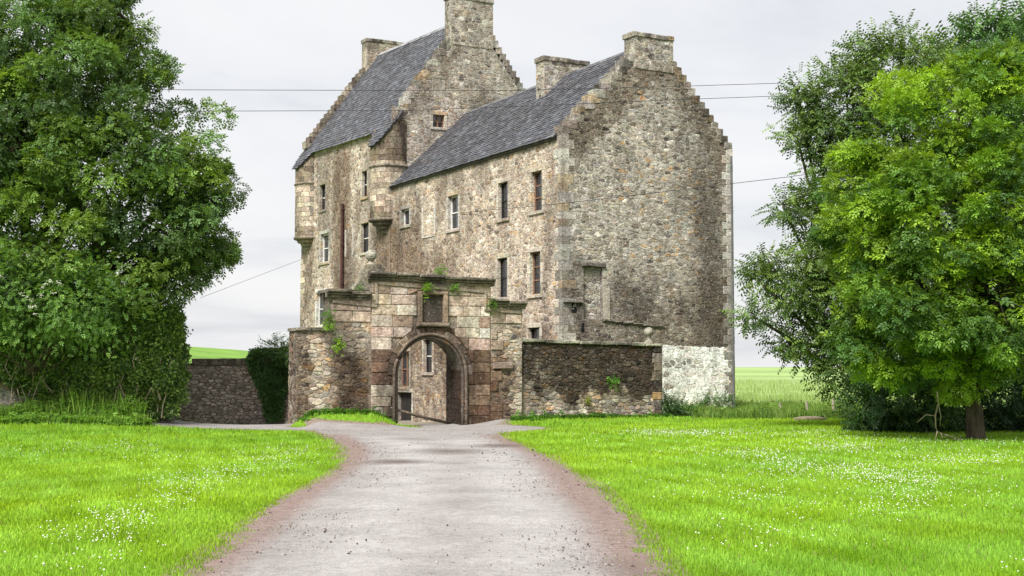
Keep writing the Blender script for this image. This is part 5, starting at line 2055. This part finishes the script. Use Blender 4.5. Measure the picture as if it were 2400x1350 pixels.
shrub('bramble_bush', 'small weedy bush at the right corner of the limewashed gable foot', (8.3, 47.3, 0), [lob(1668, 962, 24, 46.5), lob(1700, 960, 22, 47.2), lob(1640, 970, 18, 46)], TWIG, 45, 10, 0.26,
      [(0.060, 0.135, 0.024), (0.045, 0.105, 0.022)], M_LEAF2, 0.12)

# elder with white flower heads in front of the ivy wall
elder = shrub('elder_bush', 'elder bush with small white flower heads above the ivy wall at left', (-13.4, 36.2, 1.5), [lob(70, 690, 120, 35.6), lob(180, 700, 100, 35.4), lob(-20, 660, 130, 35.6), lob(270, 720, 70, 35.4)], ASH, 230, 22, 0.16,
              [(0.120, 0.235, 0.045), (0.160, 0.290, 0.050), (0.090, 0.175, 0.040)], M_LEAF, 0.26)
fp = []
for (a, b) in ((60, 700), (70, 720), (82, 715), (95, 690), (75, 705), (108, 668), (120, 660), (132, 662), (88, 735), (70, 722), (100, 676), (140, 668), (64, 600), (118, 655), (128, 690), (6, 645), (52, 690)):
    fp.append(at(a + rng.uniform(-4, 4), b + rng.uniform(-4, 4), 34.05 + rng.uniform(-0.1, 0.1)))
for q in fp:
    V, F, m = scatter_geo(q + rng.normal(0, 0.045, (14, 3)) * [1, 1, 0.5], rng.uniform(0.010, 0.018, 14), OCT_V * np.array([1, 1, 0.6]), OCT_F)
    link('flower_head', np_mesh('flower_head', V, F, np.full(m, 3), M_PETAL, np.array([.7, .7, .6])), elder)

# ------------------------------------------------------------------ ivy wall, left
iw = thing('garden_wall', 'tall grey rubble wall at the far left, mostly hidden under ivy', 'wall', (-15.0, 37.4, 0))
iw['kind'] = 'thing'
IWF = Fr((-24.0, 36.0, 0), (0.9912, 0.1322, 0), (0.1322, -0.9912, 0))
UL = 14.2
mb = MB()
for n in (0, -0.6):
    mb.add(IWF.A([(0, -0.5, n), (UL, -0.5, n), (UL, 3.1, n), (0, 3.1, n)]), [(0, 1, 2, 3)], (0.27, 0.26, 0.24))
mb.add(IWF.A([(UL, -0.5, 0), (UL, 3.1, 0), (UL, 3.1, -.6), (UL, -.5, -.6)]), [(0, 1, 2, 3)], (0.24, 0.22, 0.19))
mb.add(IWF.A([(0, 3.1, 0), (UL, 3.1, 0), (UL, 3.1, -.6), (0, 3.1, -.6)]), [(0, 1, 2, 3)], (0.24, 0.22, 0.19))
icore = mb.build('wall_core', M_FAR, iw)
rubble(IWF, (8.0, UL, -0.2, 2.2), 0.34, 0.19, lambda u, v: P_GABLE() * np.array([0.9, 0.92, 0.95]), M_GATER, icore, 60, joint=0.012)
ivy = thing('ivy', 'thick mass of glossy ivy covering the wall end at left', 'ivy', (-11.0, 37.5, 0))
n = 17000
u = 7.0 + (UL - 7.0 + 0.15) * rng.random(n) ** 0.8
v = rng.uniform(0.0, 3.75, n)
low = np.interp(u, [7.0, 8.2, 9.6, 10.8, 11.6, 14.5], [1.7, 1.55, 1.30, 0.75, 0.30, 0.35])
low = low + 0.22 * wob(u, v, 2.5, 3)
k = v > low
u, v = u[k], v[k]
n = len(u)
bul = 0.24 + 0.20 * wob(u, v, 1.6, 11) + 0.12 * wob(u, v, 4.5, 12)
nn = np.maximum(bul, 0.03) + rng.normal(0, 0.06, n)
top = v > 3.15
nn = np.where(top, rng.uniform(-0.7, 0.42, n), nn)
v = np.where(top, 3.15 + (v - 3.15) * (0.5 + 0.7 * (wob(u, nn, 1.5, 8) + 0.5)), v)
O = IWF.A(np.stack([u, v, nn], 1))
# ivy wraps round the wall's end
ne = 2600
ez, en = rng.uniform(0.7, 3.2, ne), rng.uniform(-0.65, 0.3, ne)
Oe = IWF.A(np.stack([UL + np.maximum(0.12 + 0.22 * wob(ez * 1.7, en * 2, 1.4, 5), 0.02) + rng.normal(0, 0.07, ne), ez, en], 1))
Nn = np.tile(IWF.N, (n, 1)) + np.array([0, 0, 0.5]) + rng.normal(0, 0.45, (n, 3))
Ne = np.tile(IWF.U, (ne, 1)) + np.array([0, 0, 0.4]) + rng.normal(0, 0.45, (ne, 3))
O = np.concatenate([O, Oe])
Nn = np.concatenate([Nn, Ne])
D = rng.normal(0, 1, O.shape)
D[:, 2] -= 0.6
cl = np.array([(0.085, 0.160, 0.036), (0.140, 0.240, 0.042), (0.215, 0.330, 0.065), (0.060, 0.115, 0.032)])
pk = 0.5 + 0.5 * wob(O[:, 0], O[:, 2] * 1.3, 1.8, 21)
ci = np.where(rng.random(len(O)) < 0.35 + 0.5 * np.clip(pk, 0, 1), rng.choice([1, 2], len(O)), rng.choice([0, 3], len(O)))
foliage('foliage', [place(IVY, O, D, Nn, rng.uniform(0.10, 0.17, len(O)), cl[ci] * rng.uniform(0.8, 1.2, (len(O), 1)))], M_IVY, ivy)
mb = MB()
for k in range(26):
    u0 = rng.uniform(9.5, UL)
    z = rng.uniform(0.2, 1.2)
    pts = []
    for i in range(5):
        pts.append(IWF.P(u0, z, rng.uniform(0.25, 0.5)))
        u0 += rng.uniform(-0.25, 0.25)
        z += rng.uniform(0.2, 0.5)
    mb.add(*tube(pts, [0.022, 0.02, 0.016, 0.012, 0.008], 5), (0.2, 0.17, 0.12))
mb.build('stems', M_DEADWOOD, ivy)

# dark ivy clump on the boundary wall
ic = thing('ivy', 'dark wedge-shaped ivy clump climbing the boundary wall beside the gateway', 'ivy', (-7.9, 41.6, 0))
n = 3600
v = rng.random(n) ** 0.75 * 2.25
hw = np.interp(v, [0, 0.5, 1.0, 1.6, 2.05, 2.25], [0.26, 0.30, 0.44, 0.60, 0.62, 0.5])
cu = np.interp(v, [0, 1, 2.1], [8.38, 8.34, 8.10])
u = cu + hw * rng.uniform(-1, 1, n) * (1 + 0.22 * wob(v, v * 0.7, 4.0, 91))
nn = 0.16 * np.sqrt(np.clip(1 - ((u - cu) / hw) ** 2, 0, 1)) + rng.uniform(0.02, 0.12, n)
nn = np.where(v > 2.08, rng.uniform(-0.5, 0.25, n), nn)
O = BWF.A(np.stack([u, v, nn], 1))
foliage('foliage', [place(IVY, O, rng.normal(0, 1, O.shape) - [0, 0, 0.6], np.tile(BWF.N, (n, 1)) + rng.normal(0, 0.35, (n, 3)) + [0, 0, 0.3], rng.uniform(0.09, 0.14, n),
                          np.array([0.075, 0.150, 0.045]) * rng.uniform(0.5, 1.7, (n, 1)))], M_IVY, ic)
shrub('overhanging_shrub', 'small bright leafy shrub on top of the boundary wall beside the gateway', (-7.4, 41.3, 2.0), [lob(645, 822, 22, 41.4), lob(672, 830, 18, 41.0), lob(620, 845, 16, 41.6), lob(655, 806, 10, 41.2), lob(685, 818, 9, 40.8)],
      TWIG, 42, 8, 0.26, [(0.060, 0.135, 0.022), (0.045, 0.105, 0.022)], M_LEAF2, 0.09)

# ------------------------------------------------------------------ ferns and weeds rooted in the masonry
FERN = [(GATE, -0.70, 4.60, 0.05, 0.34, (0.12, 0.20, 0.04), 'spiky weed growing on top of the gateway cornice'),
        (GATE, -1.16, 4.06, 0.14, 0.34, (0.13, 0.25, 0.02), 'bright fern hanging over the top of the carved panel'),
        (GATE, -0.30, 4.12, 0.12, 0.26, (0.10, 0.20, 0.02), 'small fern tuft right of the carved panel below the cornice'),
        (GATE, 0.98, 3.66, 0.15, 0.30, (0.08, 0.17, 0.02), 'dark fern at the right step of the gateway cornice'),
        (GATE, -4.24, 3.22, 0.06, 0.30, (0.07, 0.15, 0.02), 'dark weed on the left shoulder of the gateway beside a tower window'),
        (GATE, -4.25, 2.93, 0.04, 0.32, (0.15, 0.28, 0.02), 'bright yellow-green weed on the low left coping of the gateway'),
        (GATE, -3.92, 2.36, 0.10, 0.32, (0.16, 0.29, 0.02), 'bright yellow-green fern in the rubble left of the arch'),
        (GATE, -3.30, 4.02, 0.05, 0.22, (0.10, 0.18, 0.05), 'small weed on the lower left cornice beside the scrolled pedestal'),
        (CWF, 5.28, 1.22, 0.08, 0.30, (0.08, 0.20, 0.02), 'green fern hanging in the middle of the blackened courtyard wall'),
        (CWF, 4.36, 0.62, 0.08, 0.20, (0.17, 0.21, 0.02), 'small yellowish fern low on the courtyard wall')]
for fr, u, v, nn, size, c, lab in FERN:
    p = fr.P(u, v, nn)
    t = thing('wall_fern', lab, 'fern', tuple(p), 'plants rooted in the masonry')
    n = 80
    D = norm(rng.normal(0, 1, (n, 3)))
    D = D + fr.N * 0.7 + np.array([0, 0, 0.35])
    O = p + rng.normal(0, 0.09, (n, 3)) * (size / 0.3) + np.array([0, 0, 0.02])
    foliage('fronds', [place(ASH, O, D, np.tile([0, 0, 1.0], (n, 1)) + fr.N * 0.5, size * 0.42 * rng.uniform(0.6, 1.15, n), np.array(c) * 1.15 * rng.uniform(0.7, 1.25, (n, 1)))], M_LEAF, t)


# ------------------------------------------------------------------ grass
def blades(P, hgt, wid, C, lean=0.45, seg3=False):
    n = len(P)
    a = rng.uniform(0, 6.283, n)
    side = np.stack([np.cos(a), np.sin(a), np.zeros(n)], 1)
    b = rng.uniform(0, 6.283, n)
    ln = np.abs(rng.normal(0, lean, n))
    tip = np.stack([np.cos(b) * ln, np.sin(b) * ln, np.ones(n)], 1)
    tip = norm(tip) * hgt[:, None]
    w = wid[:, None] * 0.5
    if not seg3:
        V = np.stack([P - side * w, P + side * w, P + tip], 1)
        F = np.arange(n)[:, None] * 3 + np.array([[0, 1, 2]])
        return V.reshape(-1, 3), F, np.repeat(C, 3, 0)
    mid = tip * 0.55
    mid[:, 2] += 0.10 * hgt
    V = np.stack([P - side * w, P + side * w, P + mid + side * w * 0.8, P + mid - side * w * 0.8, P + tip], 1)
    F = (np.arange(n)[:, None, None] * 5 + np.array([[0, 1, 2], [0, 2, 3], [3, 2, 4]])[None]).reshape(-1, 3)
    return V.reshape(-1, 3), F, np.repeat(C, 5, 0)


def lawn_colour(x, y):
    k = 0.5 + 0.5 * wob(x, y, 0.55, 31)
    k2 = 0.5 + 0.5 * wob(x, y, 2.4, 32)
    g = np.stack([np.interp(k, [0, 1], [0.200, 0.330]), np.interp(k, [0, 1], [0.390, 0.520]), np.interp(k2, [0, 1], [0.016, 0.060])], 1)
    return g * np.interp(k2, [0, 1], [0.74, 1.16])[:, None] * rng.uniform(0.72, 1.25, (len(x), 1))


def build_lawn():
    parts = []
    for (y0, y1, kk, near) in ((8.8, 17, 330000, True), (17, 47, 330000, False)):
        tot = int(0.82 * kk * math.log(y1 / y0))
        y = y0 * (y1 / y0) ** rng.random(tot)
        x = (0.40 * y + 2.2) * rng.uniform(-1, 1, tot)      # reaches a little past the frame on both sides
        d = road_dist(x, y)
        # ragged verge
        verge = 0.13 * wob(x, y, 2.6, 41) + 0.09 * wob(x, y, 9.0, 42)
        keep = (d > verge) | ((d > -0.42) & (rng.random(tot) < 0.16 * np.clip(1 + d / 0.42, 0, 1) * (wob(x, y, 4.0, 71) > -0.1)))
        dx, dy = x - G0[0], y - G0[1]
        u = dx * GD[0] + dy * GD[1]
        n = dx * GN[0] + dy * GN[1]
        keep &= ~((n < 0.02) & (u > -5.2) & (u < 7.1))
        keep &= ~((x < -6.2) & (y > 41.3))
        hx = (x - HC[0]) * HF[0] + (y - HC[1]) * HF[1]
        keep &= ~((hx > -0.05) & (x > HC[0] - 3) & (x < 8.7) & (y > 46))
        x, y, d = x[keep], y[keep], d[keep]
        tall = 0.5 + 0.5 * wob(x, y, 0.9, 33)
        h = rng.uniform(0.028, 0.058, len(x)) * (0.75 + 0.6 * tall)
        h *= np.clip(0.6 + d * 0.9, 0.5, 1.15)
        h *= 1 + 1.1 * np.exp(-np.clip(d, 0, 9) / 0.5) * np.clip(wob(x, y, 5.0, 61) - 0.1, 0, 1) + 0.9 * np.clip(wob(x, y, 1.7, 62) - 0.55, 0, 1)
        h *= 1 + 0.5 * sstep(17, 40, y)
        w = (0.0074 if near else 0.0076) * (y / 10.0) * rng.uniform(0.7, 1.35, len(x))
        C = lawn_colour(x, y)
        ed = np.exp(-np.clip(d, 0, 9) / 0.25)[:, None]
        C = C * (1 - 0.35 * ed) + np.array([0.10, 0.13, 0.02]) * 0.35 * ed
        dry = rng.random(len(x)) < 0.03
        C[dry] = np.array([0.24, 0.24, 0.10]) * rng.uniform(0.7, 1.2, (dry.sum(), 1))
        P = np.stack([x, y, terrain(x, y) - 0.012], 1)
        parts.append(blades(P, h, w, C, 0.55, near))
    o = foliage('lawn_grass', parts, M_GRASS, None, 'stuff')
    o['label'] = 'bright green lawn grass on both sides of the gravel drive'
    o['category'] = 'grass'


build_lawn()


def tall_grass(name, label, boxes, cols, leafy=0.0):
    """boxes: (x0, x1, y0, y1, height, number)"""
    parts = []
    for (x0, x1, y0, y1, hh, n) in boxes:
        x, y = rng.uniform(x0, x1, n), rng.uniform(y0, y1, n)
        k = road_dist(x, y) > 0.1
        x, y = x[k], y[k]
        n = len(x)
        h = hh * rng.uniform(0.45, 1.1, n) * (0.75 + 0.35 * wob(x, y, 1.2, 51))
        h = np.maximum(h, 0.08)
        cs = np.array(cols)
        C = cs[rng.choice(len(cs), n)] * rng.uniform(0.75, 1.25, (n, 1))
        P = np.stack([x, y, terrain(x, y) - 0.01], 1)
        parts.append(blades(P, h, 0.022 * rng.uniform(0.7, 1.5, n), C, 0.28, True))
        if leafy:
            m = int(n * leafy)
            i = rng.choice(n, m)
            O = P[i] + np.stack([np.zeros(m), np.zeros(m), h[i] * rng.uniform(0.25, 1.0, m)], 1)
            D = rng.normal(0, 1, (m, 3)) * [1, 1, 0.35]
            parts.append(place(ASH, O, D, np.tile([0, 0, 1.0], (m, 1)) + rng.normal(0, 0.2, (m, 3)), rng.uniform(0.14, 0.28, m), C[i] * np.array([0.9, 1, 1])))
    o = foliage(name, parts, M_GRASS, None, 'stuff')
    o['label'] = label
    o['category'] = 'weeds'


tall_grass('nettle_bed', 'tall nettles and weeds in front of the ivy wall at left', [(-16.5, -10.2, 35.9, 37.2, 0.75, 6500), (-10.6, -9.1, 36.6, 38.4, 0.55, 2200), (-16.5, -10.0, 35.2, 36.0, 0.34, 4000), (-12.6, -10.4, 36.0, 37.4, 1.15, 900)],
           [(0.19, 0.34, 0.045), (0.15, 0.28, 0.04), (0.25, 0.38, 0.07), (0.11, 0.21, 0.035)], 0.45)
tall_grass('rough_grass', 'rough long grass and weeds between the gable and the right-hand trees', [(6.0, 15, 42.4, 47.5, 0.5, 7500), (8.6, 16, 47.5, 56, 0.45, 7000), (5.6, 8.2, 43.6, 45.6, 0.45, 1800)],
           [(0.17, 0.27, 0.05), (0.13, 0.22, 0.04), (0.21, 0.30, 0.08), (0.09, 0.17, 0.035)], 0.12)
tall_grass('wall_foot_weeds', 'low weeds and grass along the foot of the gate and courtyard walls', [(-0.2, 0.9, 39.9, 40.5, 0.22, 300)] +
           [(float(GATE.P(u, 0, 0.2)[0]) - 0.25, float(GATE.P(u, 0, 0.2)[0]) + 0.25, float(GATE.P(u, 0, 0.15)[1]) - 0.25, float(GATE.P(u, 0, 0.15)[1]) + 0.02, 0.20, 150) for u in np.arange(-4.9, -2.3, 0.4)] +
           [(float(GATE.P(u, 0, 0.2)[0]) - 0.25, float(GATE.P(u, 0, 0.2)[0]) + 0.25, float(GATE.P(u, 0, 0.15)[1]) - 0.25, float(GATE.P(u, 0, 0.15)[1]) + 0.02, 0.20, 150) for u in np.arange(0.6, 7.2, 0.4)],
           [(0.07, 0.17, 0.02), (0.10, 0.22, 0.02), (0.05, 0.12, 0.02)], 0.15)
tall_grass('field_crop', 'pale green standing crop in the field beyond the right-hand trees', [(8, 30, 57, 75, 0.45, 9000), (10, 40, 75, 110, 0.6, 9000)],
           [(0.27, 0.37, 0.13), (0.24, 0.34, 0.11), (0.30, 0.39, 0.16)], 0.0)


def build_clover():
    P, S = [], []
    # patches of clover: centre (x, y), spreads, number
    PATCH = []
    def pp(px, py, sx, sy, n):
        PATCH.append((px, py, sx, sy, n))
    for a in ((640, 1085, 60, 14, 150), (690, 1060, 50, 10, 80), (560, 1110, 60, 14, 90), (440, 1140, 60, 14, 130), (480, 1120, 50, 10, 60), (400, 1175, 40, 14, 70), (260, 1215, 40, 14, 70), (330, 1225, 40, 12, 60),
              (170, 1260, 50, 14, 50), (270, 1265, 40, 14, 40), (240, 1310, 60, 22, 30), (180, 1050, 60, 8, 50), (300, 1048, 40, 6, 40), (360, 1070, 50, 8, 30), (60, 1070, 50, 8, 30), (150, 1335, 60, 10, 12), (450, 1080, 120, 14, 50),
              (1600, 1020, 60, 4, 190), (1520, 1016, 40, 4, 90), (1700, 1018, 60, 5, 120), (1900, 1020, 60, 5, 100), (1760, 1068, 50, 7, 160), (1840, 1090, 50, 8, 170), (1960, 1052, 50, 8, 200), (2000, 1100, 40, 7, 130),
              (2060, 1120, 60, 10, 190), (2150, 1130, 60, 10, 150), (2200, 1085, 70, 10, 170), (2320, 1080, 50, 8, 110), (1870, 1110, 60, 8, 110), (2130, 1160, 60, 16, 120), (2080, 1200, 50, 12, 60), (1750, 1165, 40, 12, 50),
              (1650, 1065, 60, 8, 60), (1590, 1145, 60, 14, 30), (1880, 1200, 80, 22, 40), (1850, 1260, 90, 24, 30), (1720, 1270, 50, 30, 24), (2100, 1065, 120, 14, 160), (1980, 1140, 140, 24, 130), (2300, 1150, 80, 24, 60),
              (1700, 1110, 160, 30, 110), (2390, 1330, 30, 16, 10), (1960, 1030, 300, 10, 150), (1450, 1030, 120, 12, 40), (2200, 1040, 200, 8, 130)):
        pp(*a)
    for (a, b, sx, sy, n) in PATCH:
        for k in range(n):
            qx, qy = rng.normal(a, sx), rng.normal(b, sy)
            if qy < 1008:
                continue
            x, y = px_ground(qx, qy)
            P.append((x, y))
    P = np.array(P)
    d = road_dist(P[:, 0], P[:, 1])
    P = P[d > 0.25]
    s = rng.uniform(0.0065, 0.0120, len(P)) * (1 + 0.35 * sstep(18, 34, P[:, 1]))
    z = terrain(P[:, 0], P[:, 1]) + rng.uniform(0.035, 0.075, len(P)) * (1 + 0.3 * sstep(17, 40, P[:, 1]))
    V, F, m = scatter_geo(np.concatenate([P, z[:, None]], 1), s, OCT_V, OCT_F)
    o = link('clover_flowers', np_mesh('clover_flowers', V, F, np.full(m, 3), M_CLOVER, np.array([.8, .8, .75]), True))
    o['kind'] = 'stuff'
    o['label'] = 'white clover flowers scattered in drifts over the lawns'
    o['category'] = 'flowers'


build_clover()

# ------------------------------------------------------------------ small things
for (px, top, xw) in ((1826, 0.46, 9.5), (1888, 0.52, 10.45), (1950, 0.60, 11.45)):
    y = xw * 3030.0 / (px - 1200)
    z0 = gz(xw, y)
    mb = MB()
    mb.add(*tube([(xw, y, z0 - 0.2), (xw + 0.01, y, z0 + 0.3), (xw - 0.01, y, z0 + top)], [0.055, 0.052, 0.045], 7))
    o = mb.build('fence_post', M_WOODPOST)
    nm = {1826: 'pale wooden fence post nearest the limewashed gable', 1888: 'pale wooden fence post in the middle of the three', 1950: 'pale wooden fence post nearest the cherry tree'}[px]
    tag(o, nm, 'fence post', 'fence posts at the field edge')
mb = MB()
mb.add(*tube([(8.95, 41.2, 0.05), (9.2, 41.25, 0.07), (9.6, 41.3, 0.08), (10.05, 41.4, 0.05)], [0.06, 0.085, 0.08, 0.05], 9))
tag(mb.build('fallen_log', M_DEADWOOD, None, True), 'short pale fallen log in the long grass left of the cherry tree', 'log')
db = thing('dead_branch', 'pale dead branch hanging down to the lawn left of the ash trunk', 'branch', tuple(at(2192, 1035, 29.6)))
YB = 29.6
for pts, r in (([(2197, 918), (2199, 945), (2192, 975), (2193, 1000), (2197, 1012), (2220, 1022), (2258, 1036)], 0.022), ([(2197, 1010), (2190, 1038)], 0.012), ([(2205, 1014), (2212, 1036)], 0.010), ([(2199, 945), (2205, 975), (2203, 1000)], 0.010),
               ([(2215, 1018), (2240, 1026), (2262, 1029)], 0.008), ([(2192, 975), (2170, 972), (2150, 990)], 0.008)):
    mb = MB()
    mb.add(*tube([at(a, b, YB + 0.1 * i) for i, (a, b) in enumerate(pts)], [r * (1 - 0.1 * i) for i in range(len(pts))], 6))
    mb.build('branch' if r > 0.02 else 'twig', M_DEADWOOD, db, True)


def cable(label, pts, r=0.009):
    P = []
    pts = [np.array(p, float) for p in pts]
    for a, b in zip(pts[:-1], pts[1:]):
        for t in np.linspace(0, 1, 14)[:-1]:
            P.append(a * (1 - t) + b * t)
    P.append(pts[-1])
    mb = MB()
    mb.add(*tube(P, r, 5))
    tag(mb.build('power_cable', M_CABLE), label, 'cable', 'overhead cables')


cable('upper overhead cable crossing in front of both roofs', [at(-300, 204, 37), at(430, 210.5, 38), at(900, 212, 39), at(1200, 212, 39.6), at(1600, 202, 40.4), at(1925, 192, 41), at(2600, 170, 42)])
cable('lower overhead cable crossing in front of both roofs', [at(-300, 259, 37), at(470, 260.5, 38), at(950, 259, 39), at(1250, 248, 39.6), at(1600, 233, 40.4), at(1915, 222, 41), at(2600, 196, 42)])
cable('thin service cable sloping across the right gable to the wing front', [H(-0.05, 8.0, 8.1), at(1325, 476, 45.6), at(1500, 456, 44.5), at(1845, 415, 42), at(2100, 380, 41)], 0.010)
cable('thin stay cable running down left from the far turret', [H(0.2, 27.3, 7.7), at(470, 698, 50)], 0.008)
